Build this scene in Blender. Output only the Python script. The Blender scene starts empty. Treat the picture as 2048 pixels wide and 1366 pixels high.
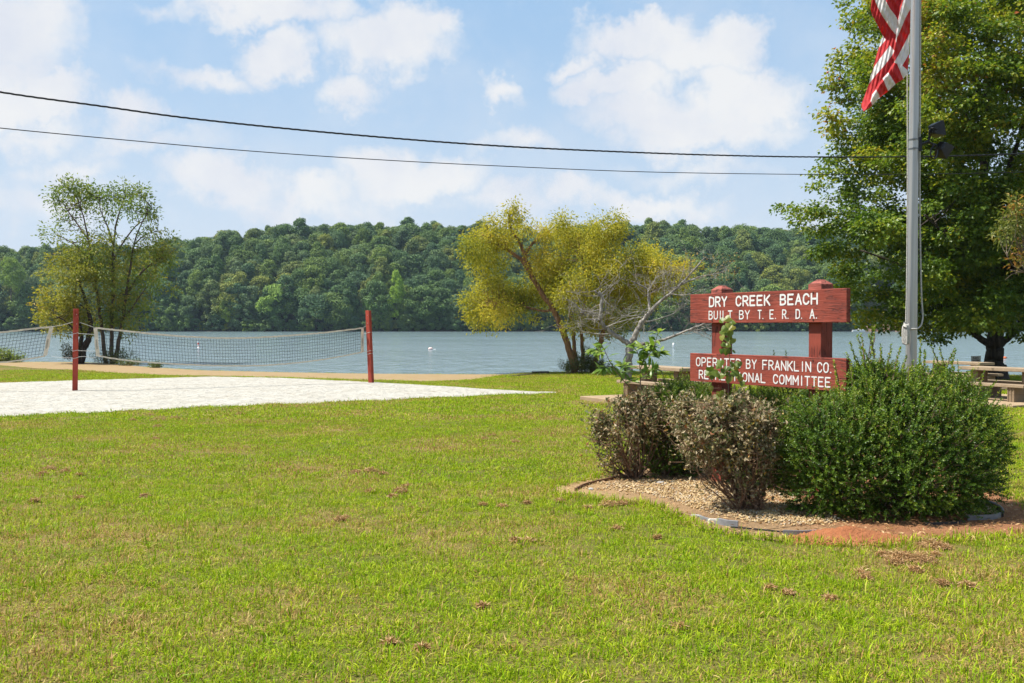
import bpy, bmesh, math, random
import numpy as np
from mathutils import Vector, Matrix

R = math.radians
rng = np.random.default_rng(7)
random.seed(7)
SC = bpy.context.scene
COL = SC.collection

# ------------------------------------------------------------------ camera
F = 1991.0                      # focal length in pixels of the 2048 px wide photograph (35 mm lens)
CX, CY, HY = 1024.0, 683.0, 652.0
CAMZ = 1.6
PITCH = math.atan((CY - HY) / F)
cam_d = bpy.data.cameras.new('camera')
cam_d.lens = 35.0
cam_d.sensor_width = 36.0
cam_d.clip_start = 0.1
cam_d.clip_end = 3000
cam = bpy.data.objects.new('camera', cam_d)
COL.objects.link(cam)
cam.location = (0, 0, CAMZ)
cam.rotation_euler = (math.pi / 2 - PITCH, 0, 0)
SC.camera = cam

# ------------------------------------------------------------------ light
SUN_EL, SUN_AZ = 60.0, -88.0     # azimuth from +Y towards +X
sd = bpy.data.lights.new('sun', 'SUN')
sd.energy = 5.0
sd.angle = R(0.53)
sd.color = (1.0, 0.955, 0.88)
sun = bpy.data.objects.new('sun', sd)
COL.objects.link(sun)
sv = Vector((math.cos(R(SUN_EL)) * math.sin(R(SUN_AZ)), math.cos(R(SUN_EL)) * math.cos(R(SUN_AZ)), math.sin(R(SUN_EL))))
sun.rotation_euler = sv.to_track_quat('Z', 'Y').to_euler()

SC.view_settings.view_transform = 'Standard'
SC.view_settings.look = 'None'
SC.view_settings.gamma = 1.0
SC.view_settings.use_curve_mapping = False
SC.view_settings.exposure = 0.85

SKY_STRENGTH = 0.054
SC.cycles.use_denoising = True


# ------------------------------------------------------------------ node helpers
class NT:
    def __init__(self, tree):
        self.t = tree

    def n(self, typ, ins=None, **props):
        nd = self.t.nodes.new(typ)
        for k, v in props.items():
            setattr(nd, k, v)
        for k, v in (ins or {}).items():
            s = nd.inputs[k]
            if isinstance(v, bpy.types.NodeSocket):
                self.t.links.new(v, s)
            else:
                if isinstance(v, tuple) and s.type == 'RGBA' and len(v) == 3:
                    v = (*v, 1)
                s.default_value = v
        return nd

    def math(self, op, a, b=None, c=None, clamp=False):
        ins = {0: a}
        if b is not None: ins[1] = b
        if c is not None: ins[2] = c
        return self.n('ShaderNodeMath', ins, operation=op, use_clamp=clamp).outputs[0]

    def vmath(self, op, a, b=None, out=0, scale=None):
        ins = {0: a}
        if b is not None: ins[1] = b
        nd = self.n('ShaderNodeVectorMath', ins, operation=op)
        if scale is not None:
            if isinstance(scale, bpy.types.NodeSocket): self.t.links.new(scale, nd.inputs['Scale'])
            else: nd.inputs['Scale'].default_value = scale
        return nd.outputs[out]

    def mix(self, fac, a, b, blend='MIX'):
        nd = self.n('ShaderNodeMix', data_type='RGBA', blend_type=blend)
        for idx, v in ((0, fac), (6, a), (7, b)):
            if isinstance(v, bpy.types.NodeSocket): self.t.links.new(v, nd.inputs[idx])
            else:
                if isinstance(v, tuple) and len(v) == 3: v = (*v, 1)
                nd.inputs[idx].default_value = v
        return nd.outputs[2]

    def noise(self, vec, scale, detail=3.0, rough=0.55, out='Fac', dist=0.0):
        ins = {'Scale': scale, 'Detail': detail, 'Roughness': rough, 'Distortion': dist}
        if vec is not None: ins['Vector'] = vec
        return self.n('ShaderNodeTexNoise', ins).outputs[out]

    def ramp(self, fac, stops, interp='LINEAR'):
        nd = self.n('ShaderNodeValToRGB', {'Fac': fac})
        cr = nd.color_ramp
        cr.interpolation = interp
        while len(cr.elements) < len(stops): cr.elements.new(0.5)
        for e, (p, c) in zip(cr.elements, stops):
            e.position = p
            e.color = (*c, 1) if len(c) == 3 else c
        return nd.outputs['Color']

    def step(self, v, a, b):
        nd = self.n('ShaderNodeMapRange', {'Value': v, 'From Min': a, 'From Max': b}, interpolation_type='SMOOTHSTEP')
        return nd.outputs[0]

    def bump(self, h, strength, dist, normal=None):
        ins = {'Height': h, 'Strength': strength, 'Distance': dist}
        if normal is not None: ins['Normal'] = normal
        return self.n('ShaderNodeBump', ins).outputs[0]


def new_mat(name):
    m = bpy.data.materials.new(name)
    m.use_nodes = True
    m.node_tree.nodes.clear()
    t = NT(m.node_tree)
    out = t.n('ShaderNodeOutputMaterial')
    return m, t, out


def simple_mat(name, color, rough=0.6, metal=0.0, spec=0.4, var=0.0, scale=8.0, bump=0.0, bscale=40.0, bdist=0.01):
    m, t, out = new_mat(name)
    tc = t.n('ShaderNodeTexCoord').outputs['Object']
    base = color
    if var:
        nz = t.noise(tc, scale, 4)
        dark = tuple(c * (1 - var) for c in color)
        lite = tuple(min(1, c * (1 + var)) for c in color)
        base = t.ramp(nz, [(0.3, dark), (0.7, lite)])
    ins = {'Base Color': base, 'Roughness': rough, 'Metallic': metal, 'Specular IOR Level': spec}
    p = t.n('ShaderNodeBsdfPrincipled', ins)
    if bump:
        m.node_tree.links.new(t.bump(t.noise(tc, bscale, 4, 0.6), bump, bdist), p.inputs['Normal'])
    m.node_tree.links.new(p.outputs[0], out.inputs[0])
    return m


def leaf_mat(name, stops, trans=0.35, rough=0.5, spec=0.3, clump=0.0, cscale=1.0, tcol=(1.1, 1.15, 0.6)):
    """leaf colour from the per-leaf 'tint'; thin leaves also let light through"""
    m, t, out = new_mat(name)
    a = t.n('ShaderNodeAttribute', attribute_name='tint').outputs['Fac']
    if clump:
        g = t.n('ShaderNodeTexCoord').outputs['Object']
        nz = t.noise(g, cscale, 2)
        a = t.math('ADD', a, t.math('MULTIPLY', t.math('SUBTRACT', nz, 0.5), clump), clamp=True)
    c = t.ramp(a, stops)
    p = t.n('ShaderNodeBsdfPrincipled', {'Base Color': c, 'Roughness': rough, 'Specular IOR Level': spec})
    tr = t.n('ShaderNodeBsdfTranslucent', {'Color': t.mix(1.0, c, tcol, 'MULTIPLY')})
    mx = t.n('ShaderNodeMixShader', {0: trans, 1: p.outputs[0], 2: tr.outputs[0]})
    m.node_tree.links.new(mx.outputs[0], out.inputs[0])
    return m


# ------------------------------------------------------------------ picture <-> place
def P(px, py, Y):
    """point seen at pixel (px,py) of the photograph at depth Y"""
    u, v = (px - CX) / F, -(py - CY) / F
    dy = math.cos(PITCH) + v * math.sin(PITCH)
    dz = -math.sin(PITCH) + v * math.cos(PITCH)
    s = Y / dy
    return np.array((u * s, Y, CAMZ + dz * s))


SLOPE, LAKE = 0.015, -0.72


def gz(x, y):
    return np.maximum(-SLOPE * np.asarray(y, float), LAKE)


def G(px, py):
    """ground point under a pixel"""
    u, v = (px - CX) / F, -(py - CY) / F
    dy = math.cos(PITCH) + v * math.sin(PITCH)
    dz = -math.sin(PITCH) + v * math.cos(PITCH)
    s1 = CAMZ / (-dz - SLOPE * dy) if (-dz - SLOPE * dy) > 1e-6 else 1e9
    s2 = (CAMZ - LAKE) / (-dz)
    s = min(s1, s2)
    return np.array((u * s, dy * s, CAMZ + dz * s))


def depth_on_ground(py):
    return G(CX, py)[1]


# ------------------------------------------------------------------ world: daylight sky with clouds
def build_world():
    w = bpy.data.worlds.new('World')
    SC.world = w
    w.use_nodes = True
    w.node_tree.nodes.clear()
    t = NT(w.node_tree)
    out = t.n('ShaderNodeOutputWorld')
    sky = t.n('ShaderNodeTexSky', sky_type='NISHITA', sun_disc=False, sun_elevation=R(SUN_EL), sun_rotation=R(SUN_AZ % 360),
              altitude=200.0, air_density=1.0, dust_density=2.2, ozone_density=1.0).outputs[0]
    d = t.vmath('NORMALIZE', t.n('ShaderNodeTexCoord').outputs['Generated'])
    sp = t.n('ShaderNodeSeparateXYZ', {0: d})
    az = t.math('ARCTAN2', sp.outputs[0], sp.outputs[1])
    el = t.math('ARCSINE', sp.outputs[2])
    ae = t.n('ShaderNodeCombineXYZ', {0: az, 1: el}).outputs[0]
    n1 = t.noise(d, 9.0, 6, 0.6, 'Color')
    n2 = t.noise(d, 34.0, 5, 0.65, 'Color')
    off = t.vmath('SCALE', t.vmath('SUBTRACT', n1, (0.5, 0.5, 0.5)), scale=0.13)
    off2 = t.vmath('SCALE', t.vmath('SUBTRACT', n2, (0.5, 0.5, 0.5)), scale=0.035)
    q = t.vmath('ADD', t.vmath('ADD', ae, off), off2)
    blobs = [  # px, py, half width, half height, amount
        (20, 60, 120, 120, .75), (70, 180, 120, 50, 1.0), (60, 250, 110, 40, .5), (300, 5, 60, 25, .3),
        (535, 12, 175, 42, .95), (535, 108, 90, 46, .85), (770, 100, 140, 74, 1.0), (710, 205, 85, 45, .75), (860, 75, 60, 40, .7),
        (395, 150, 110, 30, .5), (275, 240, 70, 45, .7), (280, 300, 170, 35, .5),
        (440, 380, 130, 48, .8), (850, 365, 150, 52, .9), (600, 410, 240, 45, .55), (140, 330, 100, 40, .5), (840, 320, 50, 30, .5), (80, 400, 160, 60, .45),
        (1290, 65, 125, 50, 1.0), (1480, 80, 80, 60, .95), (1390, 110, 130, 50, .8), (1490, 190, 120, 60, 1.0), (1160, 110, 60, 30, .7), (1230, 160, 120, 45, .95),
        (1330, 215, 170, 55, .75), (1420, 250, 180, 45, .75), (990, 195, 60, 30, .65), (1620, 180, 70, 40, .4),
        (1060, 290, 110, 40, .55), (1155, 395, 70, 42, .8), (1310, 410, 160, 38, .75), (1010, 420, 160, 40, .5), (1400, 330, 160, 30, .35), (1620, 420, 100, 40, .35),
    ]
    acc = None
    for px, py, rx, ry, wgt in blobs:
        v = P(px, py, 100.0) - np.array((0, 0, CAMZ))
        a0, e0 = math.atan2(v[0], v[1]), math.atan2(v[2], math.hypot(v[0], v[1]))
        dd = t.vmath('MULTIPLY', t.vmath('SUBTRACT', q, (a0, e0, 0)), (F / rx / 1.25, F / ry / 1.25, 0))
        ln = t.vmath('LENGTH', dd, out=1)
        k = t.math('MULTIPLY', t.math('SUBTRACT', 1.0, ln, clamp=True), wgt * 1.9)
        acc = k if acc is None else t.math('MAXIMUM', acc, k)
    # clouds over the rest of the sky, outside what the photograph shows
    pl = t.vmath('DIVIDE', d, t.n('ShaderNodeCombineXYZ', {0: t.math('ADD', t.math('MAXIMUM', sp.outputs[2], 0.0), 0.12), 1: t.math('ADD', t.math('MAXIMUM', sp.outputs[2], 0.0), 0.12), 2: 1.0}).outputs[0])
    gen = t.step(t.noise(pl, 1.1, 6, 0.6), 0.52, 0.72)
    inview = t.math('MULTIPLY', t.step(t.math('ABSOLUTE', az), 0.75, 0.5), t.step(el, 0.5, 0.36))
    gen = t.math('MULTIPLY', gen, t.math('SUBTRACT', 1.0, inview))
    fine = t.noise(d, 22.0, 8, 0.62)
    fine2 = t.noise(d, 7.0, 5, 0.6)
    dens = t.math('ADD', acc, t.math('MULTIPLY', t.math('SUBTRACT', fine, 0.5), 1.05))
    dens = t.step(dens, -0.06, 1.02)
    veil = t.math('MULTIPLY', t.step(fine2, 0.35, 0.75), 0.30)          # thin high veil
    dens = t.math('MAXIMUM', t.math('MAXIMUM', dens, gen), veil)
    horizon = t.step(el, 0.36, 0.0)
    shade = t.noise(t.vmath('ADD', d, (0.0, 0.0, 0.013)), 11.0, 5, 0.6)
    ccol = t.ramp(shade, [(0.34, (7.9, 8.2, 9.0)), (0.62, (9.3, 9.3, 9.35))])
    # moist air: lighter, whiter sky towards the horizon
    clear = t.mix(1.0, sky, (1.42, 1.32, 1.2), 'MULTIPLY')
    clear = t.mix(0.72, clear, (4.1, 6.7, 10.0))
    clear = t.mix(t.math('MULTIPLY', horizon, 0.74), clear, (7.4, 8.2, 9.2))
    col = t.mix(t.math('MULTIPLY', dens, 0.93), clear, ccol)
    bg = t.n('ShaderNodeBackground', {'Color': col, 'Strength': SKY_STRENGTH})
    w.node_tree.links.new(bg.outputs[0], out.inputs[0])
    w.cycles.sampling_method = 'MANUAL'
    w.cycles.sample_map_resolution = 512


build_world()


# ------------------------------------------------------------------ object helpers
def tag(o, label=None, cat=None, group=None, kind=None):
    if label: o['label'] = label
    if cat: o['category'] = cat
    if group: o['group'] = group
    if kind: o['kind'] = kind
    return o


def root(name, loc, label, cat, group=None, rotz=0.0):
    o = bpy.data.objects.new(name, None)
    COL.objects.link(o)
    o.location = loc
    o.rotation_euler = (0, 0, rotz)
    o.empty_display_size = 0.2
    return tag(o, label, cat, group)


def link(name, mesh, mat=None, parent=None, loc=None, coll=None):
    o = bpy.data.objects.new(name, mesh)
    (coll or COL).objects.link(o)
    if mat is not None:
        for mm in (mat if isinstance(mat, (list, tuple)) else [mat]): mesh.materials.append(mm)
    if parent is not None: o.parent = parent
    if loc is not None: o.location = loc
    return o


def mesh_np(name, v, quads=None, tris=None, tint=None, smooth=False, mi=None):
    """mesh from numpy arrays; tint = one float per face"""
    me = bpy.data.meshes.new(name)
    v = np.asarray(v, np.float32)
    quads = np.zeros((0, 4), np.int32) if quads is None else np.asarray(quads, np.int32)
    tris = np.zeros((0, 3), np.int32) if tris is None else np.asarray(tris, np.int32)
    me.vertices.add(len(v))
    me.vertices.foreach_set('co', v.ravel())
    li = np.concatenate([quads.ravel(), tris.ravel()])
    tot = np.concatenate([np.full(len(quads), 4, np.int32), np.full(len(tris), 3, np.int32)])
    st = np.concatenate([[0], np.cumsum(tot)[:-1]]).astype(np.int32) if len(tot) else tot
    me.loops.add(len(li))
    me.loops.foreach_set('vertex_index', li.astype(np.int32))
    me.polygons.add(len(tot))
    me.polygons.foreach_set('loop_start', st)
    me.polygons.foreach_set('loop_total', tot)
    if smooth: me.polygons.foreach_set('use_smooth', np.ones(len(tot), bool))
    else: me.polygons.foreach_set('use_smooth', np.zeros(len(tot), bool))
    if mi is not None: me.polygons.foreach_set('material_index', np.asarray(mi, np.int32))
    if tint is not None:
        at = me.attributes.new('tint', 'FLOAT', 'FACE')
        at.data.foreach_set('value', np.asarray(tint, np.float32))
    me.update(calc_edges=True)
    me.validate()
    return me


def nrm(a):
    return a / np.maximum(np.linalg.norm(a, axis=-1, keepdims=True), 1e-9)


class Acc:
    """collects pieces (arrays of verts and quads) into one mesh"""

    def __init__(self):
        self.v, self.q, self.t, self.k, self.tk, self.n = [], [], [], [], [], 0

    def add(self, v, q=None, tris=None, tint=0.5):
        v = np.asarray(v, float)
        if q is not None and len(q):
            self.q.append(np.asarray(q) + self.n)
            self.k.append(np.broadcast_to(np.asarray(tint, float), (len(q),)) if np.ndim(tint) == 0 else np.asarray(tint))
        if tris is not None and len(tris):
            self.t.append(np.asarray(tris) + self.n)
            self.tk.append(np.broadcast_to(np.asarray(tint, float), (len(tris),)) if np.ndim(tint) == 0 else np.asarray(tint))
        self.v.append(v)
        self.n += len(v)
        return self

    def tube(self, pts, radii, sides=6, tint=0.5, caps=True):
        pts = np.asarray(pts, float)
        n = len(pts)
        radii = np.atleast_1d(np.asarray(radii, float))
        radii = np.interp(np.linspace(0, 1, n), np.linspace(0, 1, len(radii)), radii)
        tan = np.gradient(pts, axis=0)
        tan = nrm(tan)
        up = np.array((0, 0, 1.0)) if abs(tan[0][2]) < 0.9 else np.array((1.0, 0, 0))
        a = nrm(np.cross(up, tan[0]))
        ang = np.linspace(0, 2 * np.pi, sides, endpoint=False)
        vs = []
        for i in range(n):
            a = a - tan[i] * np.dot(a, tan[i])
            a = nrm(a)
            b = np.cross(tan[i], a)
            vs.append(pts[i] + radii[i] * (np.cos(ang)[:, None] * a + np.sin(ang)[:, None] * b))
        v = np.concatenate(vs)
        j = np.arange(sides)
        q = []
        for i in range(n - 1):
            q.append(np.stack([i * sides + j, i * sides + (j + 1) % sides, (i + 1) * sides + (j + 1) % sides, (i + 1) * sides + j], 1))
        q = np.concatenate(q)
        tr = None
        if caps:
            v = np.concatenate([v, pts[:1], pts[-1:]])
            c0, c1 = n * sides, n * sides + 1
            tr = np.concatenate([np.stack([np.full(sides, c0), (j + 1) % sides, j], 1),
                                 np.stack([np.full(sides, c1), (n - 1) * sides + j, (n - 1) * sides + (j + 1) % sides], 1)])
        return self.add(v, q, tr, tint)

    def box(self, lo, hi, tint=0.5, M=None):
        x0, y0, z0 = lo
        x1, y1, z1 = hi
        v = np.array([(x0, y0, z0), (x1, y0, z0), (x1, y1, z0), (x0, y1, z0), (x0, y0, z1), (x1, y0, z1), (x1, y1, z1), (x0, y1, z1)], float)
        if M is not None: v = v @ np.asarray(M.to_3x3()).T + np.asarray(M.translation)
        q = np.array([(0, 3, 2, 1), (4, 5, 6, 7), (0, 1, 5, 4), (1, 2, 6, 5), (2, 3, 7, 6), (3, 0, 4, 7)])
        return self.add(v, q, None, tint)

    def mesh(self, name, origin=None, smooth=False):
        v = np.concatenate(self.v)
        if origin is not None: v = v - np.asarray(origin)
        q = np.concatenate(self.q) if self.q else None
        t = np.concatenate(self.t) if self.t else None
        k = np.concatenate(self.k + self.tk)
        return mesh_np(name, v, q, t, k, smooth)


def bevel_mesh(me, width, seg=1):
    bm = bmesh.new()
    bm.from_mesh(me)
    bmesh.ops.remove_doubles(bm, verts=bm.verts, dist=1e-6)
    bmesh.ops.bevel(bm, geom=bm.edges[:], offset=width, segments=seg, affect='EDGES', clamp_overlap=True)
    bmesh.ops.recalc_face_normals(bm, faces=bm.faces)
    bm.to_mesh(me)
    bm.free()
    return me


def smooth_path(pts, n=12):
    """Catmull-Rom through the points"""
    pts = np.asarray(pts, float)
    if len(pts) < 3:
        return np.linspace(pts[0], pts[-1], n)
    p = np.concatenate([[2 * pts[0] - pts[1]], pts, [2 * pts[-1] - pts[-2]]])
    out = []
    per = max(2, int(math.ceil(n / (len(pts) - 1))))
    for i in range(1, len(p) - 2):
        for s in np.linspace(0, 1, per, endpoint=False):
            a, b, c, d = p[i - 1], p[i], p[i + 1], p[i + 2]
            out.append(0.5 * ((2 * b) + (c - a) * s + (2 * a - 5 * b + 4 * c - d) * s * s + (-a + 3 * b - 3 * c + d) * s ** 3))
    out.append(pts[-1])
    return np.array(out)


def leaves(pos, axis, nor, L, W, mid=0.45, droop=0.0):
    """kite shaped leaves -> verts, quads"""
    n = len(pos)
    axis = nrm(axis)
    side = nrm(np.cross(axis, nor))
    up = np.cross(side, axis)
    L = np.broadcast_to(np.asarray(L, float), (n,))[:, None]
    W = np.broadcast_to(np.asarray(W, float), (n,))[:, None]
    v = np.empty((n, 4, 3))
    v[:, 0] = pos
    v[:, 1] = pos + axis * L * mid + side * W * 0.5 + up * L * 0.06
    v[:, 2] = pos + axis * L - up * L * droop
    v[:, 3] = pos + axis * L * mid - side * W * 0.5 + up * L * 0.06
    q = np.arange(n * 4).reshape(n, 4)
    return v.reshape(-1, 3), q


def rand_dirs(n):
    return nrm(rng.normal(size=(n, 3)))


def in_poly(x, y, poly):
    poly = np.asarray(poly)
    inside = np.zeros(len(x), bool)
    j = len(poly) - 1
    for i in range(len(poly)):
        xi, yi, xj, yj = poly[i, 0], poly[i, 1], poly[j, 0], poly[j, 1]
        c = ((yi > y) != (yj > y)) & (x < (xj - xi) * (y - yi) / (yj - yi + 1e-12) + xi)
        inside ^= c
        j = i
    return inside


def scatter(name, pts, rot, scl, idx, protos, label=None, cat=None):
    """one 'stuff' object: prototypes instanced on points by geometry nodes"""
    me = bpy.data.meshes.new(name)
    me.vertices.add(len(pts))
    me.vertices.foreach_set('co', np.asarray(pts, np.float32).ravel())
    a = me.attributes.new('rot', 'FLOAT_VECTOR', 'POINT')
    a.data.foreach_set('vector', np.asarray(rot, np.float32).ravel())
    a = me.attributes.new('scl', 'FLOAT_VECTOR', 'POINT')
    a.data.foreach_set('vector', np.asarray(scl, np.float32).ravel())
    a = me.attributes.new('idx', 'INT', 'POINT')
    a.data.foreach_set('value', np.asarray(idx, np.int32))
    o = link(name, me)
    pc = bpy.data.collections.new(name + '_kinds')
    for p in protos: pc.objects.link(p)
    ng = bpy.data.node_groups.new(name + '_scatter', 'GeometryNodeTree')
    ng.interface.new_socket('Geometry', in_out='INPUT', socket_type='NodeSocketGeometry')
    ng.interface.new_socket('Geometry', in_out='OUTPUT', socket_type='NodeSocketGeometry')
    nd = ng.nodes
    gi, go = nd.new('NodeGroupInput'), nd.new('NodeGroupOutput')
    ci = nd.new('GeometryNodeCollectionInfo')
    ci.inputs['Collection'].default_value = pc
    ci.inputs['Separate Children'].default_value = True
    ci.inputs['Reset Children'].default_value = True
    ip = nd.new('GeometryNodeInstanceOnPoints')
    ip.inputs['Pick Instance'].default_value = True

    def attr(nm, typ):
        x = nd.new('GeometryNodeInputNamedAttribute')
        x.data_type = typ
        x.inputs['Name'].default_value = nm
        return next(s for s in x.outputs if s.enabled)
    lk = ng.links.new
    e2r = nd.new('FunctionNodeEulerToRotation')
    lk(gi.outputs[0], ip.inputs['Points'])
    lk(ci.outputs[0], ip.inputs['Instance'])
    lk(attr('idx', 'INT'), ip.inputs['Instance Index'])
    lk(attr('rot', 'FLOAT_VECTOR'), e2r.inputs[0])
    lk(e2r.outputs[0], ip.inputs['Rotation'])
    lk(attr('scl', 'FLOAT_VECTOR'), ip.inputs['Scale'])
    lk(ip.outputs[0], go.inputs[0])
    md = o.modifiers.new('scatter', 'NODES')
    md.node_group = ng
    tag(o, label, cat, kind='stuff')
    return o


def proto(name, mesh, mat):
    o = bpy.data.objects.new(name, mesh)
    mesh.materials.append(mat)
    return o
# ================================================================== SETTING
# ------------------------------------------------------------------ ground, beach, court, planting bed
shore_px = [(-100, 722), (0, 724), (140, 724.5), (215, 727), (250, 731), (320, 736), (400, 741), (560, 745), (740, 748),
            (900, 749), (1010, 749.5), (1040, 747), (1062, 745), (1120, 743.5), (1260, 743), (1500, 743.5), (1800, 747), (2048, 751)]
shore = np.array([G(*p)[:2] for p in shore_px])
shore = np.concatenate([[(-300, 80), (-120, 74), (-60, 68)], shore, [(40, 47), (90, 50), (300, 70)]])


def shore_y(x):
    return np.interp(x, shore[:, 0], shore[:, 1])


def ground_mat():
    m, t, out = new_mat('lawn_soil')
    g = t.n('ShaderNodeNewGeometry').outputs['Position']
    a = t.noise(g, 0.45, 4, 0.6)
    b = t.noise(g, 9.0, 6, 0.7)
    f = t.noise(g, 60.0, 3, 0.6)
    c = t.ramp(a, [(0.40, (0.12, 0.125, 0.025)), (0.54, (0.17, 0.14, 0.04)), (0.68, (0.25, 0.165, 0.07))])
    c = t.mix(t.math('MULTIPLY', t.step(b, 0.5, 0.72), 0.55), c, (0.27, 0.19, 0.08))
    c = t.mix(0.75, c, t.ramp(f, [(0.3, (0.35, 0.35, 0.35)), (0.7, (1.35, 1.35, 1.35))]), 'MULTIPLY')
    p = t.n('ShaderNodeBsdfPrincipled', {'Base Color': c, 'Roughness': 0.95, 'Specular IOR Level': 0.1, 'Normal': t.bump(f, 0.8, 0.03)})
    m.node_tree.links.new(p.outputs[0], out.inputs[0])
    return m


def sand_mat(name, dark, lite, speck, bscale, bstr, bdist, specamt=0.5, sscale=5.0):
    m, t, out = new_mat(name)
    g = t.n('ShaderNodeNewGeometry').outputs['Position']
    a = t.noise(g, 1.3, 5, 0.65)
    f = t.noise(g, sscale, 6, 0.75)
    gr = t.noise(g, 90.0, 3, 0.7)
    c = t.ramp(a, [(0.3, dark), (0.65, lite)])
    c = t.mix(t.math('MULTIPLY', t.step(f, 0.54, 0.70), specamt), c, speck)
    c = t.mix(0.5, c, t.ramp(gr, [(0.3, (0.72, 0.72, 0.72)), (0.7, (1.12, 1.12, 1.12))]), 'MULTIPLY')
    n1 = t.bump(t.noise(g, bscale, 5, 0.65), bstr, bdist)
    n2 = t.bump(gr, 0.5, 0.004, n1)
    p = t.n('ShaderNodeBsdfPrincipled', {'Base Color': c, 'Roughness': 0.95, 'Specular IOR Level': 0.15, 'Normal': n2})
    m.node_tree.links.new(p.outputs[0], out.inputs[0])
    return m


def build_ground():
    xs = np.unique(np.concatenate([np.linspace(-300, 300, 41), shore[:, 0], np.linspace(-40, 26, 67)]))
    ys_fr = np.concatenate([np.linspace(0, 1, 70), [1.0, 1.0]])
    nr = len(ys_fr)
    v = np.zeros((len(xs), nr, 3))
    for i, x in enumerate(xs):
        sy = shore_y(x)
        y = -60 + (sy + 60) * ys_fr
        z = gz(x, y).copy()
        y[-2] += 0.05
        z[-2] -= 0.08
        y[-1] += 1.5
        z[-1] = -2.5
        v[i, :, 0], v[i, :, 1], v[i, :, 2] = x, y, z
    idx = np.arange(len(xs) * nr).reshape(len(xs), nr)
    q = np.stack([idx[:-1, :-1].ravel(), idx[1:, :-1].ravel(), idx[1:, 1:].ravel(), idx[:-1, 1:].ravel()], 1)
    o = link('lawn_ground', mesh_np('lawn_ground', v.reshape(-1, 3), q, smooth=True), ground_mat())
    tag(o, kind='structure')


build_ground()


def strip_sheet(name, top, bot, rows, mat, lift=0.01, rough=0.0, ragged=0.0):
    """sheet between two world polylines that share their x columns"""
    top, bot = np.asarray(top, float), np.asarray(bot, float)
    fr = np.linspace(0, 1, rows)
    n = len(top)
    v = bot[:, None, :] + (top - bot)[:, None, :] * fr[None, :, None]
    z = gz(v[..., 0], v[..., 1]) + lift
    if rough:
        w = np.sin(fr * np.pi)[None, :]
        z = z + rng.normal(size=z.shape) * rough * w + 0.02 * w
    V = np.dstack([v[..., 0], v[..., 1], z]).reshape(-1, 3)
    idx = np.arange(n * rows).reshape(n, rows)
    q = np.stack([idx[:-1, :-1].ravel(), idx[1:, :-1].ravel(), idx[1:, 1:].ravel(), idx[:-1, 1:].ravel()], 1)
    o = link(name, mesh_np(name, V, q, smooth=True), mat)
    tag(o, kind='structure')
    return o


def poly_cols(pts, px):
    pts = np.asarray(pts, float)
    return np.interp(px, pts[:, 0], pts[:, 1])


# volleyball court, white sand
court_top = [(-120, 769), (0, 766), (156, 761), (332, 756), (420, 753.5), (571, 756), (742, 764.5), (900, 773.5), (1000, 780), (1112, 786)]
court_bot = [(-120, 843), (0, 834), (200, 825), (400, 815), (650, 806), (900, 794.5), (1000, 790), (1112, 787)]
cols = np.concatenate([np.linspace(-120, 1000, 113), np.linspace(1010, 1112, 12)])
jit = np.cumsum(rng.normal(size=len(cols))) * 0.12
jit -= np.linspace(jit[0], jit[-1], len(cols))
ct = np.array([G(x, poly_cols(court_top, x) + rng.normal() * .25)[:2] for x in cols])
cb = np.array([G(x, poly_cols(court_bot, x) + rng.normal() * .5 + .8 * math.sin(x * .043))[:2] for x in cols])
M_COURT = sand_mat('white_sand', (0.37, 0.345, 0.29), (0.44, 0.42, 0.37), (0.17, 0.12, 0.065), 2.2, 1.0, 0.30, 0.9, 3.6)
strip_sheet('volleyball_court_sand', ct, cb, 24, M_COURT, 0.012, 0.006)
court_poly = np.concatenate([ct, cb[::-1]])

# beach, tan sand
beach_bot = [(-100, 730), (0, 731), (68, 737), (156, 740.5), (215, 745.5), (332, 751), (400, 752), (560, 755), (620, 757), (742, 760.5), (860, 763.5), (948, 759.5), (1006, 750.2)]
cols2 = np.linspace(-100, 1006, 90)
bt = np.array([G(x, poly_cols(shore_px, x) - .15)[:2] for x in cols2])
bb = np.array([G(x, poly_cols(beach_bot, x) + rng.normal() * .12)[:2] for x in cols2])
M_BEACH = sand_mat('tan_beach_sand', (0.245, 0.165, 0.080), (0.29, 0.21, 0.11), (0.17, 0.115, 0.06), 2.5, 0.5, 0.04, 0.5, 2.5)
strip_sheet('beach_sand', bt, bb, 14, M_BEACH, 0.012, 0.003)
beach_poly = np.concatenate([bt, bb[::-1]])

# bare earth strip beneath the trees at the left of the beach and patches on the lawn
M_DIRT = sand_mat('brown_earth', (0.16, 0.095, 0.05), (0.25, 0.16, 0.09), (0.10, 0.06, 0.035), 6, 0.8, 0.03, 0.5, 6.0)
c3 = np.linspace(150, 262, 16)
strip_sheet('bare_earth_bank', [G(x, poly_cols(shore_px, x) + .4)[:2] for x in c3],
            [G(x, poly_cols(shore_px, x) + .6 + 3.2 * math.sin((x - 150) / 112 * math.pi))[:2] for x in c3], 4, M_DIRT, 0.02)

# planting bed: soil sheet, gravel on it
bed_px = [(1094, 981), (1130, 970), (1180, 960), (1240, 945), (1300, 925), (1420, 905), (1600, 895), (1800, 915), (1940, 950), (2000, 985), (2060, 1010), (2110, 1035), (2100, 1062),
          (2048, 1072), (1960, 1078), (1850, 1086), (1760, 1093), (1690, 1091), (1620, 1087), (1560, 1083), (1500, 1077), (1440, 1066), (1390, 1052), (1340, 1030), (1290, 1010), (1230, 1004), (1160, 996), (1110, 990)]
bed = np.array([G(*p)[:2] for p in bed_px])


def ragged(poly, step=0.06, amp=0.035):
    out = []
    n = len(poly)
    for i in range(n):
        a, b = poly[i], poly[(i + 1) % n]
        k = max(1, int(np.linalg.norm(b - a) / step))
        for s in np.arange(k) / k:
            out.append(a + (b - a) * s + rng.normal(size=2) * amp)
    return np.array(out)


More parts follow.
